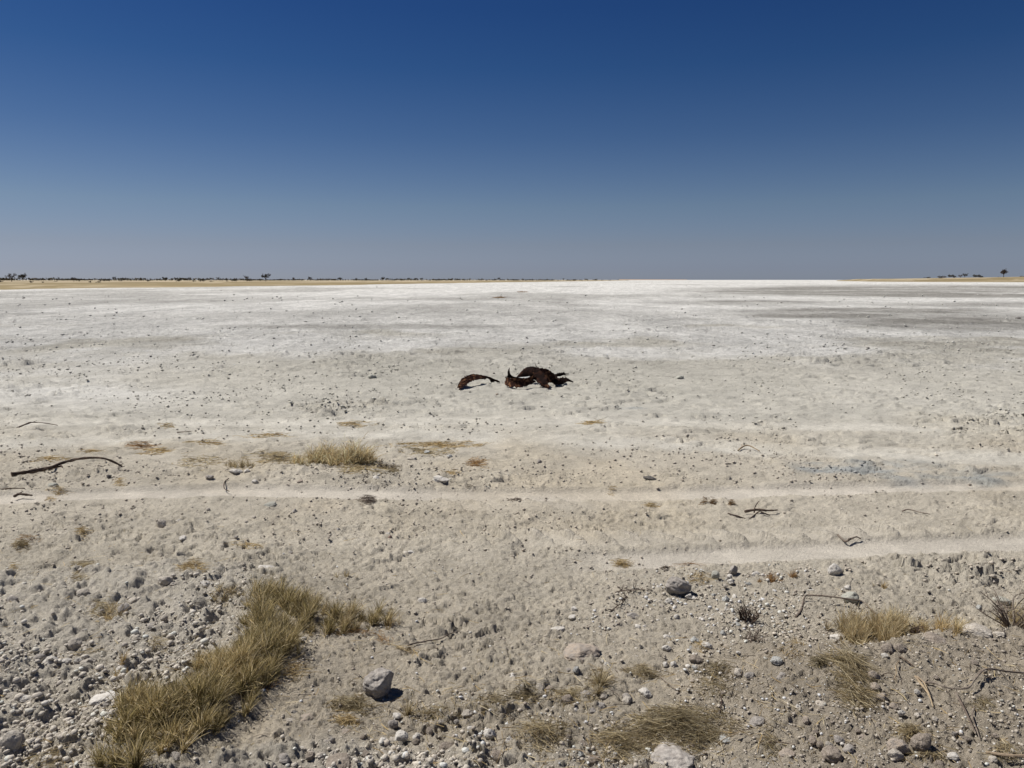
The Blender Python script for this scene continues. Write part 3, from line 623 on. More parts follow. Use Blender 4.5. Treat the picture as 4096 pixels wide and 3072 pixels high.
def build_gravel():
    x, y = sample(60000, 2.5, 9.5, power=1.0)
    z = zones(x, y); n = fbm(x, y, .5, 3, 101); X, Y = to_src(x, y)
    wz = ell(X, Y, 2780, 2520, 420, 260, .5) + .5 * ell(X, Y, 2150, 2900, 600, 150) + .6 * ell(X, Y, 3150, 2330, 200, 100) + .4 * ell(X, Y, 1500, 2280, 500, 60)+ .7*ell(X,Y,1700,1900,600,60)
    p = .09 + .75 * z['rub'] + .40 * z['berm'] + .65 * np.clip(wz, 0, 1) + .22 * z['near'] + .6 * z['ridge']
    p = p * (1 - .95 * z['smooth']) * np.clip(.55 + n * 1.6, .05, 1)
    k = rng.random(len(x)) < p; x, y, X, Y = x[k], y[k], X[k], Y[k]; z = {a: b[k] for a, b in z.items()}; wz = wz[k]
    n = len(x)
    sz = (.007 + .016 * rng.random(n) ** 3) * (1 + 1.7 * z['rub'] * rng.random(n) ** 2) * (1 + .04 * np.clip(y - 4, 0, 9))
    sz = sz * (1 + .8 * np.clip(wz, 0, 1) * rng.random(n))
    pal = np.array([(.42, .38, .32), (.35, .31, .26), (.56, .53, .48), (.29, .25, .205), (.36, .35, .31), (.48, .43, .36)])
    pr = np.array([.34, .24, .14, .18, .03, .07]); ci = rng.choice(len(pal), n, p=pr)
    ci = np.where((rng.random(n) < .45 * np.clip(wz, 0, 1)) & (z['berm'] < .6), 2, ci)
    c = pal[ci] * rng.uniform(.85, 1.12, n)[:, None]
    c = c + (np.array([.50, .465, .405]) - c) * (z['rub'] * .45)[:, None]
    c = np.where((z['berm'] > .5)[:, None] & (ci != 2)[:, None], c * .85, c)
    c = np.where((y > 6.2)[:, None], c * .5 + np.array([.41, .385, .33]) * .55, c)
    o = scatter_rocks('gravel', x, y, sz, np.minimum(c * 1.22, .62), M_GRAV, sub=1)
    tag(o, kind='stuff'); return n
def build_crumbs():
    # thin lifted flakes of crust on the pan, larger and sparser with distance
    x, y = sample(150000, 3.0, 110, power=.85)
    z = zones(x, y); n = fbm(x, y, 1.6, 4, 111); nb = fbm(x, y, 6, 3, 113)
    p = np.clip(.36 + n * 1.2 + nb * .4, .06, 1) * (1 - .93 * z['smooth']) + .9 * z['broken'] + .6 * z['blue'] + .4 * z['ridge']
    p *= (1 - .6 * ss(18, 40, y)) * (1 - z['rub']) * (1 - .75*z['berm']); k = rng.random(len(x)) < p; x, y = x[k], y[k]; z = {a: b[k] for a, b in z.items()}; n = len(x)
    d = .005 + .0015 * y
    sz = d * (.55 + 2.4 * rng.random(n) ** 7) * (1 + .9 * z['broken'])
    base = np.array([.46, .41, .34]) + (np.array([.50, .48, .41]) - np.array([.46, .41, .34])) * ss(8, 13, y)[:, None]
    base = base + (np.array([.58, .575, .54]) - base) * (ss(15, 30, y) * .7)[:, None]
    c = base * rng.uniform(.74, 1.14, n)[:, None]
    c = np.where((rng.random(n) < .015)[:, None], c * .5, c)
    c = c + (np.array([.33, .345, .345]) - c) * (z['blue'] * .8)[:, None]
    o = scatter_rocks('crust_crumbs', x, y, sz, c, M_GRAV, sub=-1, flat=.62, sink=.15, ang=.5, shapes=24)
    tag(o, kind='stuff'); return n
print('gravel', build_gravel(), 'crumbs', build_crumbs())

# ------------------------------------------------------------------ ribbons: blades and straws
M_GRASS = mat('dry_grass', attr=True, var=.12, scale=30, rough=.75, spec=.25)
def translucent(m, f):
    t = m.node_tree; p = t.nodes['Principled BSDF']; o = [n for n in t.nodes if n.type == 'OUTPUT_MATERIAL'][0]
    tr = t.nodes.new('ShaderNodeBsdfTranslucent'); mx = t.nodes.new('ShaderNodeMixShader'); mx.inputs[0].default_value = f
    t.links.new(p.inputs['Base Color'].links[0].from_socket, tr.inputs[0]); t.links.new(p.outputs[0], mx.inputs[1]); t.links.new(tr.outputs[0], mx.inputs[2]); t.links.new(mx.outputs[0], o.inputs[0])
translucent(M_GRASS, .42)
def blades(P0, D0, L, wid, curl, colr, droop=0.25, segs=4, lie=None):
    """P0 n,3 base; D0 n,3 start direction; bending towards curl n,3"""
    n = len(P0); out = []; ts = np.linspace(0, 1, segs + 1)
    up = np.array([0, 0, 1.0])
    side = np.cross(D0, np.random.default_rng(len(P0)).normal(size=(n, 3))); side /= np.linalg.norm(side, axis=1)[:, None] + 1e-9
    V = np.zeros((n, (segs + 1) * 2, 3)); C = np.zeros((n, (segs + 1) * 2, 3))
    for i, t in enumerate(ts):
        c = P0 + D0 * (L * t)[:, None] + curl * (L * t * t)[:, None]
        c[:, 2] -= droop * L * t ** 2.5
        if lie is not None: c[:, 2] = np.maximum(c[:, 2], lie)
        w_ = wid * (1 - t ** 2 * .75) * .5
        V[:, 2 * i] = c - side * w_[:, None]; V[:, 2 * i + 1] = c + side * w_[:, None]
        C[:, 2 * i] = colr; C[:, 2 * i + 1] = colr
    nv = (segs + 1) * 2
    f = np.array([[2 * i, 2 * i + 1, 2 * i + 3, 2 * i + 2] for i in range(segs)])
    Fq = (f[None] + (np.arange(n) * nv)[:, None, None]).reshape(-1, 4)
    return V.reshape(-1, 3), Fq, C.reshape(-1, 3)
def join(parts):
    V, Fq, C, o = [], [], [], 0
    for v, f, c in parts: V.append(v); Fq.append(f + o); C.append(c); o += len(v)
    return np.concatenate(V), np.concatenate(Fq), np.concatenate(C)
OLIVE = np.array([(.30, .25, .11), (.20, .165, .07), (.42, .34, .16), (.14, .115, .05), (.60, .48, .25), (.78, .66, .42)])
OLIVE2 = np.array([(.60, .48, .25), (.42, .33, .15), (.75, .62, .38), (.24, .19, .10)])
GOLD = np.array([(.56, .42, .20), (.64, .50, .27), (.46, .33, .15), (.70, .57, .34), (.34, .24, .11)])
PALE = np.array([(.50, .41, .23), (.58, .48, .30), (.40, .31, .17), (.28, .22, .13), (.66, .57, .38)])
DEAD = np.array([(.10, .08, .065), (.15, .12, .095), (.20, .165, .13), (.07, .055, .045)])
ORNG = np.array([(.45, .27, .11), (.38, .23, .10), (.52, .35, .17), (.30, .18, .09)])
def tuft(label, pts, n, hgt, pal, wid=.0030, lean=(.02, 0), spread=.42, cat='grass tuft', name='grass_tuft', extra=.25, mix=None, density_clump=True, droop=.18):
    """pts: list of (X, Y, rx, ry) blobs in photo px where blades are rooted"""
    ar = np.array([p[2] * p[3] for p in pts], float); pick = rng.choice(len(pts), n, p=ar / ar.sum())
    P = np.array(pts, float)[pick]
    a = rng.uniform(0, 6.283, n); r = np.sqrt(rng.random(n))
    X = P[:, 0] + P[:, 2] * r * np.cos(a); Y = P[:, 1] + P[:, 3] * r * np.sin(a)
    aa, bb, cc = ray(X, Y); z = np.zeros(n)
    for i in range(10): t = (CH - z) / -cc; z = .5 * z + .5 * macro(aa * t, bb * t)
    x, y = aa * t, bb * t
    if density_clump:                              # gather into small stools with bare gaps
        s = .085; gx = np.floor(x / s); gy = np.floor(y / s); h1 = _h(gx, gy, 5); h2 = _h(gx, gy, 6); h3 = _h(gx, gy, 8)
        x = x + ((gx + .2 + .6 * h1) * s - x) * .6; y = y + ((gy + .2 + .6 * h2) * s - y) * .6
        keep_ = h3 > .2; x, y, r = x[keep_], y[keep_], r[keep_]; hloc = (.5 + .75 * h1)[keep_]; n = len(x)
    else: hloc = np.ones(n)
    z = height(x, y) - .01
    az = rng.uniform(0, 6.283, n); sp = np.abs(rng.normal(0, spread, n))
    D = np.stack([np.cos(az) * sp + lean[0], np.sin(az) * sp + lean[1], np.ones(n)], 1); D /= np.linalg.norm(D, axis=1)[:, None]
    L = hgt * hloc * rng.uniform(.35, 1.15, n) * (1 - .45 * r ** 3)
    curl = np.stack([np.cos(az) * .25 * rng.random(n) + .05, np.sin(az) * .25 * rng.random(n), np.zeros(n)], 1)
    c = pal[rng.integers(len(pal), size=n)] * rng.uniform(.45, 1.25, n)[:, None]
    if mix is not None:
        q = ss(-.1, .5, fbm(x, y, .25, 2, 131))[:, None]; c2 = mix[rng.integers(len(mix), size=n)]; c = np.where(rng.random(n)[:, None] < q * .75 + .08, c2, c)
    base = np.stack([x, y, z], 1); w_ = np.full(n, wid) * rng.uniform(.6, 1.25, n)
    parts = [blades(base, D, L, w_, curl, c, droop)]
    # side leaves and seed heads off the upper stem
    m = int(n * extra)
    if m:
        i = rng.integers(n, size=m); t = rng.uniform(.35, .95, m)
        B = base[i] + D[i] * (L[i] * t)[:, None] + curl[i] * (L[i] * t * t)[:, None]; B[:, 2] -= droop * L[i] * t ** 2.5
        d2 = D[i] + rng.normal(0, .55, (m, 3)); d2 /= np.linalg.norm(d2, axis=1)[:, None]
        parts.append(blades(B, d2, L[i] * rng.uniform(.12, .3, m), w_[i] * .9, curl[i], c[i] * 1.1, .1, 2))
    V, Fq, C = join([(v, f, c) for v, f, c in parts])
    og = np.array([x.mean(), y.mean(), z.mean()])
    return tag(mesh_np(name, V, Fq, M_GRASS, C, origin=og), label, cat)
def straw(label, reg, zx, zy, rx, ry, n, L, pal, ang=0, jit=.6, wid=.0026, lift=.02, name='straw_bundle', cat='straw', fan=False, group=None):
    if reg in 'MNO': wid *= 1.45; n = int(n * 1.05); pal = pal * 1.1
    else: n = int(n * 1.15)
    f = REG[reg][2]; X, Y = src(reg, zx, zy); a = rng.uniform(0, 6.283, n); r = rng.random(n) ** .8 * (1 + .55 * vnoise(np.cos(a) * 1.7 + zx, np.sin(a) * 1.7 + zy, 3)) * 1.15
    Xs = X + rx * f * r * np.cos(a); Ys = Y + ry * f * r * np.sin(a)
    aa, bb, cc = ray(Xs, Ys); z = np.zeros(n)
    for i in range(10): t = (CH - z) / -cc; z = .5 * z + .5 * macro(aa * t, bb * t)
    x, y = aa * t, bb * t
    z = height(x, y) + rng.random(n) * lift * np.clip(1.3 - r, .1, 2) * 1.3
    th = ang + rng.normal(0, jit * 1.25, n) + .7 * vnoise(x / .08, y / .08, 17)
    D = np.stack([np.cos(th), np.sin(th), rng.normal(.05, .12, n)], 1)
    Ls = L * rng.uniform(.2, 1.0, n) ** 1.2; P0 = np.stack([x, y, z], 1) - D * (Ls * .5)[:, None]
    P0[:, 2] = np.maximum(P0[:, 2], height(P0[:, 0], P0[:, 1]) + .002)
    k = rng.normal(0, .4, n); curl = np.stack([-np.sin(th) * k, np.cos(th) * k, np.zeros(n)], 1)
    c = pal[rng.integers(len(pal), size=n)] * rng.uniform(.45, 1.1, n)[:, None]
    V, Fq, C = blades(P0, D, Ls, np.full(n, wid) * rng.uniform(.6, 1.3, n), curl, c, .12, 4, lie=z - .012)
    og = np.array([x.mean(), y.mean(), z.mean()])
    return tag(mesh_np(name, V, Fq, M_GRASS, C, origin=og), label, cat, group)

# the long diagonal clump, three runs of stools
tuft('lowest and thickest run of olive dry grass, from the bottom left up to the bend',
     [(500, 3050, 130, 60), (600, 2970, 170, 80), (720, 2890, 200, 85), (840, 2830, 170, 70), (640, 2870, 130, 60), (560, 2880, 110, 45)], 14500, .21, OLIVE, mix=OLIVE2, lean=(.05, .02), name='grass_clump', cat='grass clump')
tuft('middle run of the long olive grass clump, rising right of the low white slab',
     [(930, 2740, 130, 60), (1000, 2670, 130, 65), (1080, 2600, 105, 55), (880, 2690, 110, 50)], 9500, .21, OLIVE, mix=OLIVE2, lean=(.06, .02), name='grass_clump', cat='grass clump')
tuft('upper end of the long olive grass clump, below the bright white block',
     [(1080, 2510, 115, 55), (1130, 2460, 110, 55), (1060, 2410, 95, 40)], 6800, .20, OLIVE, mix=OLIVE2, lean=(.03, .02), name='grass_clump', cat='grass clump')
tuft('right wing of the olive grass, stretching towards the bare soil',
     [(1290, 2500, 110, 42), (1390, 2490, 105, 38), (1480, 2478, 80, 28), (1200, 2440, 90, 38)], 6200, .17, OLIVE, mix=PALE, lean=(.05, .0), name='grass_clump', cat='grass clump')
tuft('small open tuft of pale grass above the right wing', [(1370, 2320, 50, 14)], 260, .10, PALE, wid=.003)
tuft('thin golden stalks at the tip of the right wing', [(1560, 2500, 30, 16)], 90, .13, GOLD, wid=.003)
tuft('big straw coloured tuft in the middle distance left of centre', [(1370, 1848, 130, 18), (1290, 1850, 70, 16), (1440, 1850, 80, 12), (1220, 1855, 60, 10)], 2600, .36, np.minimum(PALE * 1.35, .8), wid=.006, spread=.5, droop=.3)
tuft('small greyish tuft left of the big straw coloured tuft', [(960, 1872, 55, 10)], 600, .16, PALE, wid=.004, spread=.5)
tuft('low wiry tuft right beside the big straw coloured tuft', [(1540, 1868, 60, 10)], 380, .12, DEAD, wid=.004, spread=.6, mix=PALE)
tuft('golden dense tuft behind the dark bank on the right', [(3440, 2560, 65, 34), (3520, 2560, 75, 32), (3590, 2545, 35, 28), (3400, 2530, 35, 25)], 4800, .20, np.minimum(PALE * 1.25, .8), lean=(.0, 0), spread=.3, mix=PALE)
tuft('smaller golden tuft right of the dense one', [(3690, 2535, 60, 20), (3790, 2530, 65, 18)], 2000, .15, np.minimum(PALE * 1.25, .8), spread=.3, mix=GOLD)
tuft('slender pale stalks left of the golden dense tuft', [(3340, 2520, 35, 12)], 90, .16, PALE, wid=.0035)
tuft('orange tinted low tuft under the lower wheel track', [(3100, 2322, 40, 12), (3060, 2330, 30, 10), (3170, 2312, 30, 8)], 700, .07, ORNG, spread=.6, mix=PALE)
tuft('tiny upright golden tuft on the bare crust right of the greenish stone', [(3517, 2350, 14, 5)], 110, .07, GOLD, spread=.4)
tuft('golden grass at the right edge behind the dead bush', [(4040, 2480, 50, 20), (4090, 2500, 40, 20)], 600, .2, PALE, spread=.35)
tuft('wiry green tuft beside the lone boulder', [(1440, 2800, 70, 18)], 160, .06, PALE, spread=1.2)
tuft('small grey green tuft below the rock ledge', [(2395, 2760, 30, 20)], 260, .12, PALE, spread=.6)
tuft('upright straw tuft right of the lone boulder foot', [(1630, 2850, 20, 10)], 120, .12, PALE, spread=.4)
tuft('sparse tuft leaning over the left rubble', [(440, 2470, 50, 40)], 200, .1, GOLD, spread=.9)
tuft('few golden stalks standing by a pale stone on the rubble', [(490, 2690, 18, 12)], 90, .12, GOLD, spread=.4)
tuft('sprawling wiry tuft left of the top of the long grass', [(910, 2400, 70, 24)], 520, .10, PALE, spread=1.1, mix=DEAD)

# flattened straw
straw('big round heap of flattened yellow green straw above the largest boulder', 'C', 1200, 1400, 320, 150, 1500, .20, PALE * .8, ang=-.25, jit=.45, lift=.06)
straw('straw fan left of the big heap at the bottom', 'C', 780, 1500, 200, 110, 360, .22, PALE, ang=.5, jit=.8, lift=.04)
straw('straw cluster in the bottom middle beside the round brown stone', 'C', 240, 1440, 190, 90, 360, .17, PALE, ang=0, jit=.9, lift=.03)
straw('straw patch between small stones in the lower middle', 'C', 420, 1150, 160, 60, 300, .12, PALE, ang=.3, jit=1.0)
straw('dark straw left end of the lower middle', 'C', 90, 1150, 100, 45, 200, .12, PALE * .7, ang=.3, jit=.8)
straw('neat little straw bundle above the pale angular stone', 'C', 950, 990, 95, 38, 260, .11, PALE, ang=-.1, jit=.5, lift=.03)
straw('small grey green straw bunch left of the neat bundle', 'C', 640, 1040, 75, 60, 160, .12, PALE, ang=.9, jit=.6, lift=.03)
straw('dark straw on the slope right of the stone cluster', 'C', 1480, 960, 120, 60, 260, .12, PALE * .65, ang=.5, jit=.7)
straw('loose straw on the slope above the big heap', 'C', 1470, 1110, 130, 75, 150, .15, PALE * .8, ang=-.9, jit=.7)
straw('golden straw wisp beside the pale cracked stone', 'C', 1365, 805, 45, 32, 90, .08, GOLD, ang=-.8, jit=.4)
straw('small heap of golden straw lying on the smooth lower track', 'C', 800, 178, 62, 24, 170, .12, GOLD, ang=.1, jit=.5, lift=.03)
straw('thin orange straw stalks on the smooth lower track', 'C', 1310, 178, 95, 10, 16, .35, ORNG, ang=-.1, jit=.15)
straw('golden straw wisp right of the grey brown boulder', 'C', 1350, 300, 75, 38, 80, .16, GOLD, ang=.5, jit=.5)
straw('grey wiry bunch under the smooth lower track', 'C', 1105, 213, 30, 12, 70, .08, DEAD, ang=.1, jit=.8)
straw('long bundle of straw sweeping down the dark bank, upper part', 'D', 620, 970, 110, 120, 420, .28, PALE * .85, ang=-.95, jit=.3, lift=.05)
straw('lower spread of straw on the dark bank under the long bundle', 'D', 660, 1170, 130, 75, 260, .2, PALE, ang=-.8, jit=.45, lift=.04)
straw('horizontal straw stalks at the top of the dark bank', 'D', 560, 890, 140, 24, 110, .22, PALE, ang=-.12, jit=.25, lift=.04)
straw('straw nest behind the dark ball shaped clod', 'D', 1040, 1430, 95, 52, 260, .14, PALE, ang=.1, jit=.5, lift=.03)
straw('straw around the base of the dark ball shaped clod', 'D', 1180, 1580, 150, 22, 110, .14, PALE, ang=.2, jit=.5)
straw('golden straw scraps at the left end of the dark bank', 'D', 190, 825, 75, 38, 90, .12, GOLD, ang=.6, jit=.6, lift=.03)
straw('dark tangle of straw left of the long bundle', 'D', 370, 930, 60, 40, 170, .1, PALE * .6, ang=.4, jit=.8)
straw('golden straw bits in the bottom right corner', 'D', 1720, 1560, 110, 55, 120, .12, PALE, ang=-.5, jit=.8)
straw('straw remains on the slope near the right edge', 'D', 1560, 1200, 90, 60, 90, .1, PALE * .7, ang=-1.0, jit=.5)
straw('straw wisps at the lower left of the bank', 'D', 20, 1480, 50, 120, 120, .12, PALE * .8, ang=.5, jit=.9)
straw('matted straw left below the lone boulder', 'B', 700, 1215, 150, 60, 420, .11, PALE * .85, ang=.35, jit=.7, lift=.03)
straw('golden matted straw under the matted patch, left of the pitted rock', 'B', 650, 1330, 85, 38, 190, .09, GOLD, ang=.2, jit=.7, lift=.02)
straw('straw litter right of the lone boulder foot', 'B', 1300, 1270, 260, 60, 240, .1, PALE * .85, ang=.3, jit=1.0)
straw('straw patch at the right of the gravel, lower middle', 'B', 1730, 1235, 90, 50, 190, .1, PALE * .8, ang=.2, jit=.9)
straw('golden stalks at the cut end of the bare stick', 'B', 1090, 825, 75, 12, 26, .18, GOLD, ang=-.2, jit=.2)
straw('orange straw scrap left of the bare stick', 'B', 925, 750, 60, 26, 34, .12, ORNG, ang=-.7, jit=.3)
straw('straw trailing under the right wing', 'B', 700, 690, 200, 20, 90, .12, ORNG, ang=-.1, jit=.4)
straw('straw fallen round the bend of the long clump', 'B', 260, 960, 130, 70, 160, .12, GOLD, ang=.8, jit=.7)
straw('orange straw below the bend of the long clump', 'B', 60, 1060, 90, 40, 110, .12, ORNG, ang=.6, jit=.5)
straw('golden tussock lying at the top of the rubble near the track', 'A', 1390, 240, 90, 32, 230, .14, GOLD, ang=.15, jit=.5, lift=.04)
straw('straw sheaf pointing left at the top of the rubble', 'A', 600, 215, 75, 20, 110, .2, PALE, ang=.35, jit=.25, lift=.03)
straw('straw strands hanging down the top of the rubble', 'A', 580, 300, 45, 45, 70, .15, PALE, ang=1.1, jit=.25)
straw('loose straw fan in the middle of the rubble', 'A', 760, 540, 130, 65, 190, .15, PALE, ang=-.3, jit=.6, lift=.03)
straw('straw strands in the lower left rubble', 'A', 370, 1590, 100, 60, 110, .14, PALE, ang=.9, jit=.4)
straw('few straws slanting across the rubble', 'A', 690, 830, 90, 26, 32, .2, PALE, ang=.5, jit=.2)
straw('pale straw star right of the rubble centre', 'A', 1140, 800, 70, 50, 70, .13, PALE, ang=-.4, jit=1.0, lift=.03)
straw('small dry bunch left on the bare soil', 'A', 150, 62, 55, 20, 120, .08, PALE * .8, ang=.1, jit=.8)
straw('small golden bunch at the far left of the bare soil', 'A', 105, 225, 30, 26, 80, .07, GOLD, ang=.5, jit=.9, lift=.03)
straw('straw matted flat right of the mid tuft, upper streak', 'N', 640, 450, 260, 24, 420, .22, GOLD, ang=.05, jit=.5, wid=.004)
straw('straw matted flat right of the mid tuft, lower streak', 'N', 560, 500, 160, 20, 240, .2, PALE, ang=.1, jit=.6, wid=.004)
straw('rusty orange straw scrap right of the mid tuft', 'N', 880, 575, 62, 22, 150, .16, ORNG, ang=.1, jit=.8, wid=.004)
straw('straw collar under the mid tuft', 'N', 130, 610, 200, 32, 420, .2, PALE, ang=0, jit=.7, wid=.004)
straw('straw streak on the far side of the mid tuft', 'N', 90, 315, 120, 22, 150, .25, GOLD, ang=.2, jit=.4, wid=.004)
straw('dark straw right below the mid tuft', 'N', 320, 615, 75, 30, 180, .14, PALE * .6, ang=.1, jit=.9, wid=.004)
straw('small yellow straw bits below the slate stone', 'N', 710, 640, 60, 12, 60, .12, GOLD, ang=.1, jit=.6, wid=.004)
straw('golden straw scrap on the pan right of centre', 'N', 1625, 310, 75, 13, 110, .28, GOLD, ang=-.1, jit=.4, wid=.005)
straw('brown wiry nest below the upper rut', 'N', 175, 812, 58, 28, 200, .12, DEAD * 1.6, ang=.1, jit=1.2, wid=.003, lift=.04)
straw('small dark wiry nest below the upper rut, right one', 'N', 1135, 797, 40, 14, 90, .1, DEAD * 1.4, ang=.1, jit=.8, wid=.003)
straw('tiny golden scrap in the upper rut', 'N', 1755, 742, 22, 12, 40, .08, GOLD, ang=.4, jit=.7)
straw('straw scrap on the lug prints', 'N', 2010, 842, 45, 12, 60, .12, GOLD * .8, ang=-.4, jit=.5)
straw('tiny dark scrap at the edge of the upper rut', 'N', 832, 732, 18, 8, 40, .06, DEAD, ang=.1, jit=.9)
straw('golden streak lying left of the mid tuft, upper', 'M', 1740, 390, 140, 16, 130, .25, GOLD, ang=-.15, jit=.3, wid=.004)
straw('golden streak on the pan, left', 'M', 920, 463, 85, 10, 80, .28, ORNG, ang=.0, jit=.25, wid=.004)
straw('pale streak right of the golden streak on the left', 'M', 1040, 492, 75, 18, 120, .25, GOLD, ang=.3, jit=.3, wid=.004)
straw('pale straw streak behind the long branch', 'M', 600, 505, 60, 12, 60, .22, GOLD, ang=.4, jit=.3, wid=.004)
straw('straw streak behind the thick end of the long branch', 'M', 330, 550, 100, 14, 90, .22, GOLD, ang=.1, jit=.4, wid=.004)
straw('loose straw left of the small tuft', 'M', 1290, 560, 150, 42, 240, .18, PALE, ang=0, jit=1.0, wid=.004)
straw('straw between the small tuft and the big mid tuft', 'M', 1800, 540, 150, 40, 420, .2, PALE, ang=.1, jit=.8, wid=.004, lift=.04)
straw('golden straw around the streak above the small tuft', 'M', 1330, 440, 110, 16, 120, .22, GOLD, ang=.2, jit=.5, wid=.004)
straw('small brown straw scrap on the far track', 'M', 1090, 330, 45, 12, 70, .2, GOLD * .8, ang=.3, jit=.4, wid=.004)
straw('tufted straw scrap between the tracks, far left', 'M', 540, 1038, 42, 22, 150, .08, GOLD, ang=.1, jit=.9, lift=.03)
straw('straw wisp across the upper rut, left', 'M', 390, 750, 60, 14, 70, .16, GOLD * .8, ang=.0, jit=.5)
straw('small straw wisp below the upper rut, left', 'M', 330, 790, 30, 14, 40, .1, GOLD, ang=.3, jit=.5)
straw('dark straw bunch at the left between the tracks', 'M', 140, 1110, 50, 22, 140, .1, GOLD * .6, ang=.1, jit=.9, lift=.02)
straw('reddish twigs lying at the left between the tracks', 'M', 190, 1068, 70, 14, 40, .15, ORNG * .6, ang=-.1, jit=.4)
straw('golden wisp right of the long branch', 'M', 780, 700, 30, 28, 50, .14, GOLD, ang=.9, jit=.4)
straw('straw wisp low between the tracks left of the grass wing', 'M', 1620, 1110, 90, 18, 60, .2, GOLD, ang=-.1, jit=.4)
for (a, b, r_, lb) in ((140, 835, 28, 'leftmost of three brown seed clumps on the right between the tracks'), (195, 832, 18, 'middle of three brown seed clumps on the right between the tracks'), (318, 843, 24, 'rightmost of three brown seed clumps on the right between the tracks')):
    straw(lb, 'O', a, b, r_, 8, 110, .07, ORNG * .55, ang=.1, jit=1.2, lift=.03)
# loose straws nobody could count
def litter():
    x, y = sample(9500, 2.5, 6.5); X, Y = to_src(x, y)
    p = .12 + ell(X, Y, 2400, 2900, 900, 260) * .8 + ell(X, Y, 3500, 2850, 800, 300) * .55 + ell(X, Y, 1200, 2600, 600, 250) * .25 + ell(X, Y, 500, 2600, 600, 400) * .2 + .3 * ell(X, Y, 1700, 2850, 500, 100)
    z0 = zones(x, y)
    k = rng.random(len(x)) < p * (1 - z0['smooth']); x, y = x[k], y[k]; n = len(x)
    z = height(x, y) + .006; th = rng.uniform(0, 6.28, n); L = rng.uniform(.02, .15, n)
    D = np.stack([np.cos(th), np.sin(th), rng.normal(.02, .12, n)], 1); kk = rng.normal(0, .3, n)
    pal = np.concatenate([PALE, PALE, DEAD, DEAD, GOLD]); c = pal[rng.integers(len(pal), size=n)]
    V, Fq, C = blades(np.stack([x, y, z], 1) - D * (L / 2)[:, None], D, L, rng.uniform(.0018, .0045, n), np.stack([-np.sin(th) * kk, np.cos(th) * kk, 0 * kk], 1), c, .05, 4, lie=z - .01)
    tag(mesh_np('straw_litter', V, Fq, M_GRASS, C), kind='stuff')
litter()

# ------------------------------------------------------------------ sticks and branches
M_WOOD = dict(dark=mat('dark_wood', (.070, .048, .038), var=.35, scale=40, bump=.6, bscale=60, base2=(.13, .095, .07), rough=.8),
              grey=mat('weathered_wood', (.16, .125, .10), var=.3, scale=40, bump=.6, bscale=60, base2=(.25, .21, .17), rough=.9),
              pale=mat('bleached_wood', (.36, .28, .18), var=.2, scale=40, bump=.4, bscale=60, base2=(.26, .2, .14), rough=.85),
              bark=mat('tree_bark', (.06, .048, .040), var=.3, scale=4, rough=.95))
def tube(P, rad, k=7, jag=.12, seed=0):
    """P list of Vectors, rad list of radii -> V, F(quads) with capped ends"""
    P = [Vector(p) for p in P]; r_ = np.random.default_rng(abs(int(seed)) + len(P))
    pts, rs = [], []
    for i in range(len(P) - 1):
        p0 = P[max(i - 1, 0)]; p1 = P[i]; p2 = P[i + 1]; p3 = P[min(i + 2, len(P) - 1)]
        for j in range(4):
            t = j / 4; pts.append(.5 * ((2 * p1) + (p2 - p0) * t + (2 * p0 - 5 * p1 + 4 * p2 - p3) * t * t + (3 * p1 - p0 - 3 * p2 + p3) * t ** 3)); rs.append(rad[i] * (1 - t) + rad[i + 1] * t)
    pts.append(P[-1]); rs.append(rad[-1]); V, Fq = [], []
    for i, p in enumerate(pts):
        tg = (pts[min(i + 1, len(pts) - 1)] - pts[max(i - 1, 0)]).normalized()
        a = tg.cross(Vector((0, 0, 1))); a = a.normalized() if a.length > .05 else Vector((1, 0, 0)); b = a.cross(tg)
        kn = 1 + jag * r_.normal()
        for q in range(k):
            th = 2 * math.pi * q / k; V.append(p + (a * math.cos(th) + b * math.sin(th)) * rs[i] * kn * (1 + jag * .6 * r_.normal()))
    n = len(pts)
    for i in range(n - 1):
        for q in range(k): Fq.append((i * k + q, i * k + (q + 1) % k, (i + 1) * k + (q + 1) % k, (i + 1) * k + q))
    c0 = len(V); V += [pts[0], pts[-1]]
    for q in range(k):
        Fq.append((c0, (q + 1) % k, q, q)); Fq.append((c0 + 1, (n - 1) * k + q, (n - 1) * k + (q + 1) % k, (n - 1) * k + (q + 1) % k))
    return V, Fq
def tube_obj(name, tubes, m, parent=None, origin=None):
    V, Fq, o = [], [], 0
    for v, f in tubes: V += v; Fq += [tuple(i + o for i in q) for q in f]; o = len(V)
    Fq = [q if q[2] != q[3] else q[:3] for q in Fq]
    og = Vector(origin) if origin is not None else Vector((0, 0, 0))
    me = bpy.data.meshes.new(name); me.from_pydata([tuple(v - og) for v in V], [], Fq); me.materials.append(m)
    ob = bpy.data.objects.new(name, me); col.objects.link(ob)
    if parent: ob.parent = parent
    elif origin is not None: ob.location = og
    return ob
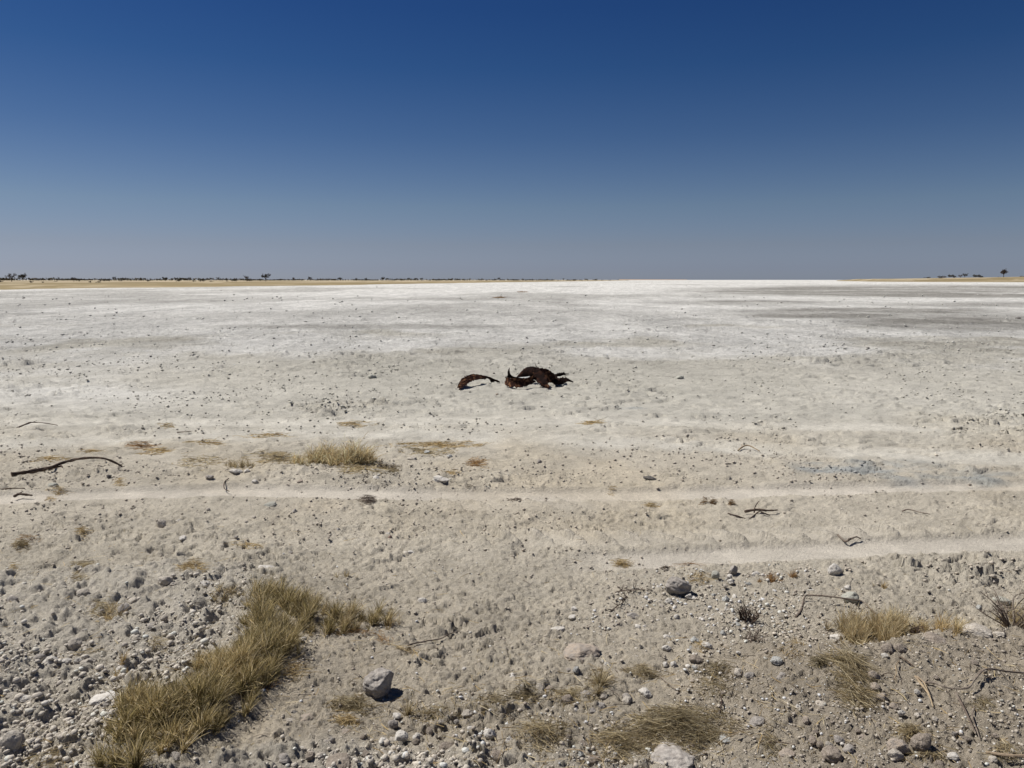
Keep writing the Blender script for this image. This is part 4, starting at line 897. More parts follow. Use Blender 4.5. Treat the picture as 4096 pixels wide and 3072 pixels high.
def stick(label, reg, parts, m='dark', cat='stick', name='stick', thorns=0):
    """parts: list of (points[(zx,zy,lift_m)], r0, r1, part name); the first is the main limb"""
    made = []; og = None
    for pts, r0, r1, pn in parts:
        P = []
        for q in pts:
            X, Y = src(reg, q[0], q[1]); x, y, z = gp(X, Y); lift = q[2] if len(q) > 2 else 0
            P.append(Vector((x + rng.normal(0, .004), y + rng.normal(0, .006), max(z, float(macro(x, y))) + lift + r0 * .4)))
        if og is None: og = P[0].copy()
        k_ = .85 if reg in 'MO' else .6; rad = list(np.linspace(r0 * k_, r1 * k_, len(P))); tb = [tube(P, rad, seed=int(pts[0][0]))]
        if thorns:
            for i in range(thorns):
                a = rng.integers(len(P) - 1); p = P[a].lerp(P[a + 1], rng.random()); d = Vector(rng.normal(size=3)); d.z = abs(d.z); d.normalize()
                tb.append(tube([p, p + d * .03, p + d * .055], [r1 * .8, r1 * .5, r1 * .15], k=4, seed=i))
        made.append((pn, tb))
    if len(made) == 1:
        return tag(tube_obj(name, made[0][1], M_WOOD[m], origin=og), label, cat)
    root = empty(name, og); tag(root, label, cat)
    for pn, tb in made:
        tube_obj(pn, tb, M_WOOD[m], parent=root, origin=og)
    return root
stick('long bent dark branch lying at the left edge above the upper rut', 'M',
      [([(70, 668, 0), (150, 655, .02), (250, 640, .03), (340, 634, .04), (400, 616, .06), (500, 610, .10), (600, 606, .11), (700, 608, .07), (792, 606, .0)], .030, .012, 'limb'),
       ([(250, 622, .0), (320, 620, .02), (400, 622, .03)], .018, .010, 'twig'), ([(400, 620, .05), (408, 634, .01)], .012, .006, 'twig'), ([(770, 605, .02), (800, 596, .03)], .008, .003, 'twig')], 'dark', 'branch', 'branch')
stick('thin dark branch far left beyond the long bent branch', 'M', [([(110, 345), (170, 335, .03), (200, 326, .04), (270, 324, .03), (375, 327)], .014, .006, 'limb'), ([(170, 334, .03), (210, 330, .05), (240, 322, .06)], .008, .004, 'twig')], 'dark', 'branch', 'branch')
stick('short straight dark stick at the left edge just above the upper rut', 'M', [([(-30, 750), (70, 746, .01), (160, 742)], .010, .006, 'limb')])
stick('thick short piece of dark wood at the left edge below the upper rut', 'M', [([(95, 790), (130, 782, .01), (205, 784)], .018, .010, 'limb'), ([(120, 778, .01), (150, 774, .03)], .008, .004, 'twig')])
stick('curved thin twig below the grey stone on the soil edge', 'M', [([(1480, 690, .02), (1452, 715, .02), (1450, 738), (1488, 757)], .008, .004, 'limb')])
stick('short twig on the far track left of the mid tuft', 'M', [([(1150, 372), (1200, 374, .01), (1240, 370)], .010, .006, 'limb')])
stick('forked dark stick with one upright prong between the tracks on the right', 'O',
      [([(395, 912, .02), (480, 910, .03), (560, 910, .03), (612, 906, .02)], .017, .006, 'limb'), ([(298, 912, .0), (360, 926, .01), (430, 934, .0), (500, 916, .02), (540, 912, .02)], .008, .005, 'twig'),
       ([(462, 912, .01), (466, 912, .05), (474, 912, .09), (484, 912, .125)], .009, .003, 'prong'), ([(500, 920, .02), (560, 924, .01)], .010, .005, 'twig')], 'dark', 'stick')
stick('crooked brown twig on the edge of the smooth lower track', 'O', [([(1003, 1064), (1035, 1082, .01), (1062, 1090, .01), (1090, 1076, .02), (1120, 1070, .03), (1152, 1072, .01)], .011, .006, 'limb'), ([(1062, 1090, .01), (1075, 1078, .03), (1100, 1082, .02)], .006, .003, 'twig')], 'grey')
stick('pale bent twig on the pan right of centre', 'O', [([(360, 492), (385, 480, .03), (430, 480, .04), (495, 496, .0)], .014, .008, 'limb'), ([(385, 482, .02), (380, 474, .05)], .007, .004, 'twig')], 'pale')
stick('thin reddish twig lying between the tracks near the right edge', 'O', [([(1415, 884), (1460, 886, .02), (1530, 898, .01), (1600, 908)], .008, .004, 'limb')], 'grey')
stick('bare grey stick pointing up right of the long grass clump', 'B', [([(1088, 810), (1150, 778, .01), (1240, 762, .01), (1330, 742, .01), (1400, 706, .01), (1462, 678)], .0085, .005, 'limb'), ([(1150, 778, .01), (1200, 775, .01), (1235, 768, .01)], .004, .002, 'twig')], 'grey')
stick('thorny black twig between the white stones and the grey brown boulder', 'C', [([(705, 540), (760, 510, .01), (800, 480, .01), (822, 440, .02)], .006, .004, 'limb')], 'dark', thorns=16)
stick('rough dark twig lying flat left of the grey brown boulder', 'C', [([(735, 398), (800, 400, .01), (880, 402, .01), (950, 398, .01), (988, 392, .01)], .008, .006, 'limb')], 'grey', thorns=14)
stick('long dark branch arching over the golden tuft to its left', 'D', [([(205, 582), (240, 515, .0), (270, 468, .03), (340, 480, .04), (450, 486, .05), (600, 496, .05), (680, 505, .04), (745, 545, .02), (770, 570, 0)], .011, .008, 'limb'), ([(430, 478, .04), (500, 474, .06)], .006, .003, 'twig')], 'grey', 'branch', 'branch')
stick('longest branch, winding across the dark bank to the right edge', 'D', [([(1105, 1050), (1200, 1062, .01), (1260, 1090, .01), (1350, 1110, .01), (1430, 1112, .02), (1500, 1080, .03), (1560, 1042, .04), (1700, 1015, .03), (1860, 998, .02)], .007, .0085, 'limb'), ([(1480, 1070, .02), (1530, 1045, .04), (1600, 1035, .04)], .006, .004, 'twig'), ([(1560, 1062, .02), (1640, 1065, .01)], .006, .003, 'twig')], 'grey', 'branch', 'branch')
stick('straight dark stick standing against the slope below the longest branch', 'D', [([(1345, 1130), (1390, 1210, .01), (1425, 1300, .01), (1480, 1412)], .010, .006, 'limb')], 'grey')
stick('second dark stick crossing the slope below the longest branch', 'D', [([(1490, 1225), (1465, 1310, .01), (1500, 1400, .01), (1528, 1470)], .007, .004, 'limb')], 'grey')
stick('split strip of grey bark lying down the dark bank', 'D', [([(1060, 1000), (1100, 1075, .01), (1145, 1150, .01), (1190, 1225)], .010, .005, 'limb'), ([(1075, 1010), (1120, 1080, .01), (1165, 1170, .01)], .007, .004, 'splinter')], 'pale', 'bark', 'bark_strip')
stick('hooked grey twig beside the strip of bark', 'D', [([(945, 905), (925, 960, .02), (930, 1010, .02), (900, 1040, .01)], .005, .004, 'limb')], 'pale')
stick('thin dark twig left of the hooked grey twig', 'D', [([(800, 1000), (860, 1005, .02), (940, 1022, .01)], .004, .003, 'limb')])
stick('stubby dark twig at the top of the dark bank', 'D', [([(945, 872), (990, 895, .01), (1045, 942)], .008, .005, 'limb')])
stick('yellow reed stem cut by the right edge at the bottom', 'D', [([(1570, 1588, .0), (1700, 1602, .02), (1860, 1640, .03)], .010, .013, 'limb')], 'pale', 'reed', 'reed_stem')
stick('straight twig slanting down the slope right of the neat straw bundle', 'C', [([(1060, 1002), (1120, 1060, .01), (1190, 1120)], .004, .003, 'limb')], 'grey')
stick('dark stick resting on the slope above the big straw heap right', 'C', [([(1505, 1165), (1505, 1230, .01), (1497, 1292)], .006, .004, 'limb')])
stick('yellow stalk sweeping from the straw fan towards the bottom edge', 'C', [([(395, 1555), (480, 1570, .02), (560, 1605, .02), (660, 1640)], .005, .004, 'limb')], 'pale')
stick('pale bent stalk right of the straw heap near the bottom', 'C', [([(1480, 1530), (1540, 1490, .02), (1640, 1470, .03), (1750, 1415, .02)], .004, .002, 'limb')], 'pale')
stick('dark twig lying along the bottom left of the slope', 'D', [([(-20, 1492), (80, 1490, .01), (190, 1490)], .005, .003, 'limb')])
# dead bushes
def dead_bush(label, X, Y, h, spread, n, m='dark', cat='bush'):
    x, y, z = gp(X, Y); z = float(macro(x, y)); og = Vector((x, y, z)); root = empty('dead_bush', og); tag(root, label, cat)
    stems = []; twigs = []
    for i in range(n):
        az = rng.uniform(0, 6.28); sp = rng.uniform(.2, 1) * spread; b = og + Vector((math.cos(az), math.sin(az), 0)) * .03
        tip = og + Vector((math.cos(az) * sp, math.sin(az) * sp * .8, h * rng.uniform(.5, 1))); md = b.lerp(tip, .5) + Vector(rng.normal(0, .02, 3))
        stems.append(tube([b, md, tip], [.006, .004, .0015], k=4, seed=i))
        for j in range(4):
            p = md.lerp(tip, rng.random()); d = Vector(rng.normal(size=3)).normalized() * rng.uniform(.03, .09); d.z = abs(d.z) * .8
            twigs.append(tube([p, p + d * .5 + Vector(rng.normal(0, .006, 3)), p + d], [.002, .0015, .0008], k=3, seed=j))
    tube_obj('stem', stems, M_WOOD[m], root, og); tube_obj('twig', twigs, M_WOOD[m], root, og)
dead_bush('dead dark bush cut by the right edge behind the dark bank', 4050, 2515, .2, .26, 34, 'grey')
dead_bush('small dead black bush right of the stone cluster', 2985, 2490, .10, .07, 18, 'dark')
dead_bush('little brown dead bush in the hollow below the golden tuft wing', 3655, 2555, .07, .05, 8, 'dark')
dead_bush('small withered bush among stones below the little black one', 3010, 2570, .06, .08, 10, 'grey')

# ------------------------------------------------------------------ torn tyre
M_TYRE = mat('old_rubber', (.012, .007, .006), rough=.95, spec=.05, var=.35, scale=14, bump=.5, bscale=30, base2=(.05, .022, .014), mscale=9, mlo=.5, mhi=.7)
M_TREAD = mat('dusty_tread', (.028, .013, .010), rough=.95, spec=.05, var=.4, scale=18, bump=.8, bscale=40, base2=(.17, .085, .045), mscale=16, mlo=.50, mhi=.66)
M_LINER = mat('bare_steel_belt', (.42, .42, .40), rough=.55, spec=.5, var=.15, scale=20)
def T(zx, zy, y): X, Y = src('T', zx, zy); return at_depth(X, Y, y)
def ribbon(name, ctrl, m, parent, og, ribs=5, rib=.006, thick=.014, ragged=.02, seed=0, cup=0.0, nw=None):
    """ctrl: (point, half width vector); a strip of tyre with ribs across its width, torn ends and edges"""
    r_ = np.random.default_rng(abs(seed) + 3); n = len(ctrl); P = []; W = []
    for i in range(n - 1):
        g = [ctrl[max(i - 1, 0)], ctrl[i], ctrl[i + 1], ctrl[min(i + 2, n - 1)]]
        for j in range(7):
            t = j / 7
            def cr(a): return .5 * ((2 * a[1]) + (a[2] - a[0]) * t + (2 * a[0] - 5 * a[1] + 4 * a[2] - a[3]) * t * t + (3 * a[1] - a[0] - 3 * a[2] + a[3]) * t ** 3)
            P.append(cr([Vector(q[0]) for q in g])); W.append(cr([Vector(q[1]) for q in g]))
    P.append(Vector(ctrl[-1][0])); W.append(Vector(ctrl[-1][1])); n = len(P); M = nw or (ribs * 4 + 1)
    out = np.zeros((n, M, 3)); inn = np.zeros((n, M, 3))
    ea = 1 + ragged * 6 * r_.normal(size=n); eb = 1 + ragged * 6 * r_.normal(size=n)
    e0 = r_.normal(0, ragged, M); e1 = r_.normal(0, ragged, M)
    for i in range(n):
        tg = (P[min(i + 1, n - 1)] - P[max(i - 1, 0)]).normalized(); nn = W[i].cross(tg); nn = nn.normalized() if nn.length > 1e-6 else Vector((0, 0, 1))
        for j in range(M):
            s = -1 + 2 * j / (M - 1); e = eb[i] if s > 0 else ea[i]
            p = P[i] + W[i] * (s * (1 + (e - 1) * abs(s) ** 3)) + nn * (-cup * s * s)
            if i < 2: p = p + tg * e0[j] * (2 - i)
            if i > n - 3: p = p + tg * e1[j] * (i - n + 3)
            rb = rib * (1 if math.cos(s * math.pi * ribs) > 0 else -1) * (1 if abs(s) < .97 else 0) + .0025 * r_.normal()
            out[i, j] = p + nn * (thick / 2 + rb); inn[i, j] = p - nn * (thick / 2)
    idx = np.arange(n * M).reshape(n, M); o2 = n * M; Fq = []
    a = np.stack([idx[:-1, :-1], idx[:-1, 1:], idx[1:, 1:], idx[1:, :-1]], -1).reshape(-1, 4); Fq.append(a); Fq.append(a[:, ::-1] + o2)
    for e in (0, M - 1): Fq.append(np.stack([idx[:-1, e], idx[1:, e], idx[1:, e] + o2, idx[:-1, e] + o2], -1))
    for e in (0, n - 1): Fq.append(np.stack([idx[e, :-1], idx[e, 1:], idx[e, 1:] + o2, idx[e, :-1] + o2], -1))
    V = np.concatenate([out.reshape(-1, 3), inn.reshape(-1, 3)])
    return mesh_np(name, V, np.concatenate(Fq), m, parent=parent, origin=og)
# left strip
og = T(600, 520, 15.6); og.z = 0
root = empty('tyre_strip', og); tag(root, 'arched strip of torn brown tyre tread lying apart on the left', 'tyre strip')
ribbon('tread', [(T(322, 548, 15.15), (.03, -.11, -.012)), (T(355, 505, 15.22), (.045, -.10, -.040)), (T(420, 448, 15.35), (.045, -.085, -.052)), (T(510, 405, 15.5), (.035, -.085, -.05)), (T(610, 395, 15.6), (.02, -.09, -.035)),
                 (T(700, 408, 15.72), (.0, -.09, -.02))], M_TREAD, root, og, ribs=5, seed=1)
ribbon('sidewall', [(T(690, 405, 15.72), (.0, -.08, -.018)), (T(760, 415, 15.8), (-.01, -.06, .03)), (T(830, 440, 15.9), (-.02, -.05, .035)), (T(880, 458, 16.0), (.0, -.03, .02)), (T(912, 470, 16.05), (.0, -.008, .006))], M_TYRE, root, og, ribs=3, seed=2, thick=.018)
ribbon('torn_flap', [(T(790, 430, 15.85), (.04, 0, 0)), (T(815, 470, 15.88), (.035, 0, 0)), (T(825, 510, 15.85), (.02, 0, 0))], M_TYRE, root, og, ribs=2, seed=3, ragged=.03)
# right carcass
og = T(1450, 500, 15.5); og.z = 0
root = empty('torn_tyre', og); tag(root, 'mangled dark brown tyre carcass with loop and upright shard', 'tyre')
ribbon('tread', [(T(1016, 430, 15.45), (.0, .02, .045)), (T(1030, 462, 15.3), (.01, .03, .07)), (T(1090, 480, 15.15), (.0, .035, .088)), (T(1180, 490, 15.08), (.0, .035, .088)), (T(1280, 482, 15.1), (.0, .035, .082)), (T(1360, 455, 15.2), (.0, .03, .07)), (T(1420, 425, 15.35), (0, .02, .06))], M_TREAD, root, og, ribs=4, rib=.008, seed=11, cup=.03)
ribbon('torn_shard', [(T(1095, 405, 15.4), (.05, 0, .01)), (T(1066, 380, 15.4), (.035, 0, .01)), (T(1052, 340, 15.4), (.026, 0, 0)), (T(1052, 300, 15.42), (.016, 0, 0)), (T(1062, 262, 15.42), (.003, 0, 0))], M_TYRE, root, og, ribs=2, rib=.002, ragged=.012, seed=12)
ribbon('torn_edge', [(T(1018, 400, 15.45), (0, 0, .02)), (T(1070, 395, 15.42), (0, .01, .035)), (T(1130, 408, 15.4), (0, .01, .015)), (T(1210, 418, 15.4), (0, .01, .012))], M_TYRE, root, og, ribs=2, rib=.002, ragged=.03, seed=13)
ribbon('inner_loop', [(T(1150, 440, 15.9), (.01, .04, .02)), (T(1172, 400, 15.9), (.02, .05, .06)), (T(1225, 358, 15.88), (.015, .05, .095)), (T(1300, 330, 15.84), (.0, .05, .115)), (T(1375, 326, 15.76), (-.01, .05, .12)), (T(1440, 345, 15.64), (-.02, .04, .11)), (T(1480, 410, 15.5), (-.02, .03, .08))], M_TYRE, root, og, ribs=3, rib=.004, ragged=.006, seed=14, cup=-.05, nw=13)
ribbon('steel_belt', [(T(1150, 412, 15.5), (0, .02, .003)), (T(1220, 412, 15.45), (0, .02, .014)), (T(1290, 408, 15.42), (0, .02, .018)), (T(1360, 392, 15.42), (0, .01, .010))], M_LINER, root, og, ribs=1, rib=0, thick=.004, ragged=.006, seed=15, nw=5)
ribbon('sidewall', [(T(1452, 268, 15.62), (.03, .03, .02)), (T(1470, 330, 15.5), (.07, .03, .03)), (T(1505, 400, 15.38), (.10, .02, .03)), (T(1545, 455, 15.25), (.09, .02, .02)), (T(1575, 505, 15.14), (.07, .01, -.01)), (T(1560, 545, 15.08), (.05, 0, -.02))], M_TYRE, root, og, ribs=5, rib=.014, ragged=.03, seed=16, thick=.02)
ribbon('tread', [(T(1420, 335, 15.6), (.01, .06, .085)), (T(1500, 358, 15.58), (.015, .06, .12)), (T(1570, 375, 15.55), (.03, .06, .125)), (T(1635, 400, 15.55), (.05, .06, .105)), (T(1680, 430, 15.6), (.05, .05, .07)), (T(1710, 465, 15.62), (.05, .03, .02))], M_TREAD, root, og, ribs=7, rib=.006, ragged=.008, seed=17, cup=.03)
ribbon('sidewall', [(T(1690, 380, 15.85), (.03, .02, .03)), (T(1720, 425, 15.7), (.05, .02, .05)), (T(1760, 465, 15.55), (.06, .02, .04)), (T(1830, 480, 15.6), (.03, .02, .035)), (T(1900, 460, 15.8), (.02, .03, .02))], M_TYRE, root, og, ribs=3, rib=.008, ragged=.03, seed=18)
ribbon('torn_flap', [(T(1690, 400, 15.8), (0, .02, .03)), (T(1760, 372, 15.8), (0, .02, .032)), (T(1830, 355, 15.85), (0, .02, .028)), (T(1890, 355, 15.9), (0, .02, .022))], M_TYRE, root, og, ribs=2, rib=.006, ragged=.03, seed=19)
ribbon('torn_flap', [(T(1780, 450, 15.75), (0, .06, .03)), (T(1850, 435, 15.85), (0, .06, .035)), (T(1920, 440, 15.95), (0, .05, .025)), (T(1975, 462, 16.0), (0, .02, .01))], M_TYRE, root, og, ribs=2, rib=.006, ragged=.03, seed=20)
ribbon('torn_flap', [(T(1600, 505, 15.15), (.04, 0, .0)), (T(1620, 545, 15.06), (.05, 0, 0)), (T(1590, 578, 15.02), (.03, 0, 0))], M_TREAD, root, og, ribs=2, ragged=.02, seed=21)
# rubber and wood scraps by the tyre
for a, b, s_, lb in ((1725, 566, 36, 'small black scrap just right below the torn tyre'),):
    stone('T', a, b, s_, 18, 'dark', lb, ang=.7, own=False, name='rubber_scrap', cat='scrap')
stone('N', 2000, 673, 82, 20, 'dark', 'dark hollow sided clod lying right of centre above the upper rut', ang=.8, own=True, name='clod', cat='clod')
stone('T', 880, 650, 50, 30, 'brown', 'small brown stone in front of the tyre strip', ang=.5, own=False)
stone('T', 480, 622, 36, 20, 'dark', 'tiny dark pebble left in front of the tyre strip', ang=.5, own=False)
stone('T', 832, 343, 36, 20, 'dark', 'tiny dark pebble behind the tyre strip', ang=.5, own=False)

# dark lumps and dry scraps far out on the pan
for r_, a, b, w_, h_, lb in (('I', 1090, 188, 62, 7, 'farther brown scrap of dead grass out on the white pan'), ('I', 945, 223, 62, 8, 'nearer brown scrap of dead grass out on the white pan')):
    X, Y = src(r_, a, b); x, y, z = gp(X, Y); n = 220; L = np.full(n, .45)
    P0 = np.stack([x + rng.normal(0, w_ * REG[r_][2] / 4 / FPX * y * .25, n), y + rng.normal(0, .5, n), np.zeros(n)], 1)
    D = rng.normal(0, .8, (n, 3)); D[:, 2] = np.abs(D[:, 2]) * .5 + .2; D /= np.linalg.norm(D, axis=1)[:, None]
    V, Fq, C = blades(P0, D, L * rng.uniform(.5, 1, n), np.full(n, .03), D * 0, (ORNG * .6)[rng.integers(4, size=n)], .2)
    tag(mesh_np('dead_grass', V, Fq, M_GRASS, C, origin=np.array([x, y, 0])), lb, 'dead grass')
lumps = []
for k_, (r_, a, b, w_) in enumerate((('J', 183, 314, 9), ('J', 274, 313, 8), ('J', 328, 314, 16), ('J', 560, 291, 18), ('J', 2175, 397, 40), ('H', 1397, 178, 10), ('H', 150, 225, 24), ('H', 100, 226, 10), ('I', 170, 155, 12), ('I', 2125, 148, 10),
                                      ('S', 55, 1288, 12), ('S', 455, 1275, 16), ('S', 1290, 1272, 12), ('S', 1320, 1273, 9), ('S', 1255, 1447, 14), ('S', 1195, 1424, 12), ('S', 3390, 1225, 9), ('J', 1150, 598, 30), ('J', 100, 582, 26), ('J', 540, 540, 26))):
    lumps.append((src(r_, a, b)[0], _l := stone(r_, a, b, w_ * .8, w_ * .3, 'dark', 'dark mud lump alone far out on the white salt pan', 'dark lumps far out on the pan', ang=.5, own=False, name='clod', cat='clod')))

NTH = 'first second third fourth fifth sixth seventh eighth ninth tenth eleventh twelfth thirteenth fourteenth fifteenth sixteenth seventeenth eighteenth nineteenth twentieth'.split()
for k_, (_, o) in enumerate(sorted(lumps, key=lambda q: q[0])): o['label'] = f'dark mud lump far out on the salt pan, {NTH[k_]} of twenty from the left'

# ------------------------------------------------------------------ far grassland
M_PLAIN = mat('dry_plain', attr=True, var=.16, scale=.35, rough=1, spec=.05, bump=.4, bscale=.6, dist=.3)
def shore(pts):
    return [(src(r, a, b)) for r, a, b in pts]
def land(name, sh, zt, inward, rows, colf, label=None):
    """sh: photo points of the shore line (z=0); zt(s): height reached; inward: metres"""
    P = np.array(sh); Xs = np.linspace(P[0, 0], P[-1, 0], 260); Ys = np.interp(Xs, P[:, 0], P[:, 1])
    a, b, c = ray(Xs, Ys); t = CH / -c; x0, y0 = a * t, b * t
    r0 = np.hypot(x0, y0); ux, uy = x0 / r0, y0 / r0
    jit = fbm(x0 / r0 * 60, r0 * 0, 1.0, 3, 201) * .03
    r0 = r0 * (1 + jit)
    V, C = [], []
    for k_, q in enumerate(rows):
        rr = r0 + inward * q; xx, yy = ux * rr, uy * rr
        h = zt(Xs) * ss(0, .8, q) + .02 + .35 * ss(0, .02 + 20 / inward, q) + .25 * fbm(xx, yy, 40, 3, 205) * ss(0, .1, q)
        if k_ == 0: h = h * 0 - .3
        V.append(np.stack([xx, yy, h], 1)); C.append(colf(xx, yy, q))
    V = np.concatenate(V); C = np.concatenate(C); n = len(Xs); idx = np.arange(len(rows) * n).reshape(len(rows), n)
    Fq = np.stack([idx[:-1, :-1].ravel(), idx[:-1, 1:].ravel(), idx[1:, 1:].ravel(), idx[1:, :-1].ravel()], 1)
    o = mesh_np(name, V, Fq, M_PLAIN, C); tag(o, kind='structure')
def colL(x, y, q):
    n = fbm(x * .25, y, 30, 4, 211)[:, None]; g = np.array([.235, .188, .105]); p = np.array([.345, .29, .20]); d = np.array([.20, .165, .09])
    c = g + (p - g) * ss(-.1, .5, n + (min(1, q * 6) - .3)); return c * (1 + .25 * n)
SH_L = [(-1500, 1185)] + shore([('H', 0, 172), ('H', 450, 163), ('H', 800, 160), ('H', 1100, 158), ('H', 1550, 150), ('H', 1900, 147), ('H', 2212, 143), ('I', 230, 137), ('I', 680, 130), ('I', 1050, 123.5), ('I', 1500, 118), ('I', 1760, 113)])
land('grassland', SH_L, lambda X: X * 0 + .4, 4500, [0, .0005, .002, .004, .008, .014, .02, .03, .045, .06, .08, .11, .15, .22, .32, .5, .75, 1], colL)
def colR(x, y, q):
    n = fbm(x * .3, y, 40, 4, 221)[:, None]; g = np.array([.235, .188, .105]); p = np.array([.345, .29, .20])
    return (g + (p - g) * ss(-.2, .5, n + q - .3)) * (1 + .2 * n)
SH_R = shore([('J', 938, 142), ('J', 1050, 145), ('J', 1200, 147.5), ('J', 1600, 149.5), ('J', 2212, 151)]) + [(5400, 1133)]
land('grassland', SH_R, lambda X: np.interp(X, [3340, 3420, 3700, 4096, 5400], [.3, 3.0, 3.9, 5.6, 8.0]), 330, [0, .01, .04, .08, .14, .22, .32, .45, .6, .8, 1.0, 1.3], colR)
# thin far shore in the middle
land('far_shore', shore([('I', 1700, 111.6), ('I', 1900, 110.9), ('I', 2130, 110.5)]), lambda X: X * 0 + 5.2, 700, [0, .05, .2, .5, 1], lambda x, y, q: np.tile(np.array([.40, .30, .22]), (len(x), 1)))

# ------------------------------------------------------------------ far trees
M_LEAF = mat('thorn_crown', attr=True, var=.2, scale=1, rough=.9, spec=.1)
def leaf_cloud(blobs, n, size, pal, seed):
    r_ = np.random.default_rng(seed); B = np.array(blobs, float); wgt = (B[:, 3] * B[:, 4] * B[:, 5]) ** .8; pick = r_.choice(len(B), n, p=wgt / wgt.sum())
    d = r_.normal(size=(n, 3)); d /= np.linalg.norm(d, axis=1)[:, None]; r = r_.random(n) ** .45
    P = B[pick, :3] + d * r[:, None] * B[pick, 3:6]
    a = r_.normal(size=(n, 3)); a /= np.linalg.norm(a, axis=1)[:, None]; b = np.cross(a, r_.normal(size=(n, 3))); b /= np.linalg.norm(b, axis=1)[:, None]
    s = size * r_.uniform(.5, 1.4, n)[:, None]
    V = np.stack([P - a * s, P + b * s * .45, P + a * s, P - b * s * .45], 1).reshape(-1, 3); Fq = np.arange(4 * n).reshape(-1, 4)
    C = np.repeat(pal[r_.integers(len(pal), size=n)], 4, 0); return V, Fq, C
PAL_D = np.array([(.050, .048, .030), (.07, .062, .038), (.040, .036, .026), (.085, .068, .045)])
PAL_B = np.array([(.085, .060, .045), (.11, .08, .055), (.06, .045, .035)])
def limbs(kind, seed):
    """unit-height skeleton -> tubes, crown blobs"""
    r_ = np.random.default_rng(seed); tb = []; blobs = []; tips = []
    th = {'acacia': .32, 'round': .22, 'tall': .35, 'bare': .3}[kind]; wd = {'acacia': .75, 'round': .55, 'tall': .30, 'bare': .55}[kind]
    tb.append(tube([Vector((0, 0, -.03)), Vector((.01, 0, th * .5)), Vector((.0, .01, th))], [.045, .035, .028], k=6, seed=seed))
    for i in range(9):
        az = i * 2.4 + r_.uniform(0, .7); rd = wd * r_.uniform(.5, 1); top = r_.uniform(.65, .93) if kind != 'tall' else r_.uniform(.55, .97)
        tip = Vector((math.cos(az) * rd, math.sin(az) * rd, top * (1 - .25 * (rd / wd) ** 2 if kind != 'acacia' else 1)))
        md = Vector((tip.x * .45, tip.y * .45, th + (tip.z - th) * .55)); tb.append(tube([Vector((0, 0, th * .9)), md, tip], [.022, .013, .004], k=4, seed=i)); tips.append(tip)
        for j in range(4):
            e = md.lerp(tip, r_.uniform(.2, 1)) + Vector(r_.normal(0, .10, 3)); e.z = max(e.z, th * .8)
            tb.append(tube([md, md.lerp(e, .6) + Vector(r_.normal(0, .02, 3)), e], [.010, .006, .002], k=3, seed=j)); tips.append(e)
    for t in tips:
        s = {'acacia': .13, 'round': .15, 'tall': .10, 'bare': .09}[kind] * r_.uniform(.7, 1.3); blobs.append((t.x, t.y, t.z, s, s, s * (.5 if kind == 'acacia' else .8)))
    return tb, blobs
TREES = {}
for kind, nl, pal in (('acacia', 1100, PAL_D), ('round', 1300, PAL_D), ('tall', 700, PAL_B), ('bare', 620, PAL_B)):
    for v in range(2):
        tb, bl = limbs(kind, 40 + v * 9 + len(kind))
        tr_ = tube_obj('trunk', tb, M_WOOD['bark']); V, Fq, C = leaf_cloud(bl, nl, .045 if kind != 'bare' else .035, pal, v + 3)
        cr_ = mesh_np('crown', V, Fq, M_LEAF, C)
        TREES[kind, v] = (tr_.data, cr_.data); bpy.data.objects.remove(tr_); bpy.data.objects.remove(cr_)
BUSH = []
for v in range(4):
    r_ = np.random.default_rng(70 + v); bl = [(r_.normal(0, .45), r_.normal(0, .3), r_.uniform(.2, .6), r_.uniform(.2, .4), .3, r_.uniform(.15, .35)) for _ in range(9)]
    V, Fq, C = leaf_cloud(bl, 260, .09, PAL_D if v % 2 else np.concatenate([PAL_B, PAL_D]), 90 + v); V[:, 2] = np.maximum(V[:, 2], -.02)
    b_ = mesh_np('bush', V, Fq, M_LEAF, C); BUSH.append(b_.data); bpy.data.objects.remove(b_)
def right_z(X, d): return None
def far_place(reg, zx, zy, zw, zh, dist=None, zoff=0.0):
    X, Y = src(reg, zx, zy); f = REG[reg][2]; a, b, c = ray(X, Y)
    if dist is None:
        yb = CH / max(-c / b, CH / 1900.0) ; dist = yb
    x = a / b * dist; s = f / 4 / FPX * dist * 1.0
    return x, dist, zw * s, zh * s
LEFTZ = .35
def tree(label, reg, zx, zy, zw, zh, kind='acacia', v=0, dist=None, z=LEFTZ, group=None):
    x, y, w_, h_ = far_place(reg, zx, zy, zw * 1.12, zh * 1.08, dist); root = empty('tree', (x, y, z)); tag(root, label, 'tree', group)
    wd = {'acacia': 1.75, 'round': 1.35, 'tall': .85, 'bare': 1.35}[kind]
    root.scale = (w_ / wd, w_ / wd, h_); root.rotation_euler = (0, 0, rng.uniform(0, 6))
    for nm, me in zip(('trunk', 'crown'), TREES[kind, v]):
        o = bpy.data.objects.new(nm, me); col.objects.link(o); o.parent = root
    return root
def bush(label, reg, zx, zy, zw, zh, dist=None, z=LEFTZ, group=None):
    x, y, w_, h_ = far_place(reg, zx, zy, zw * 1.15, zh * 1.2, dist); o = bpy.data.objects.new('bush', BUSH[int(rng.integers(4))]); col.objects.link(o)
    o.location = (x, y, z - .02); o.scale = (w_ / 1.7, w_ / 1.7, h_ / .95); o.rotation_euler = (0, 0, rng.uniform(-.4, .4)); tag(o, label, 'bush', group); return o
tree('tall spreading bare tree at the far left end of the horizon', 'H', 75, 124, 58, 60, 'bare', 0)
tree('dense dark rounded tree just right of the tall bare one, far left', 'H', 145, 116, 50, 42, 'round', 0)
tree('slim tree alone between low bushes on the left plain', 'H', 372, 116, 16, 24, 'bare', 1)
tree('twiggy tree left of a low dark bush on the left plain', 'H', 467, 125, 32, 33, 'bare', 0)
tree('small flat topped tree right of the first bush pair', 'H', 722, 118, 28, 24, 'acacia', 1)
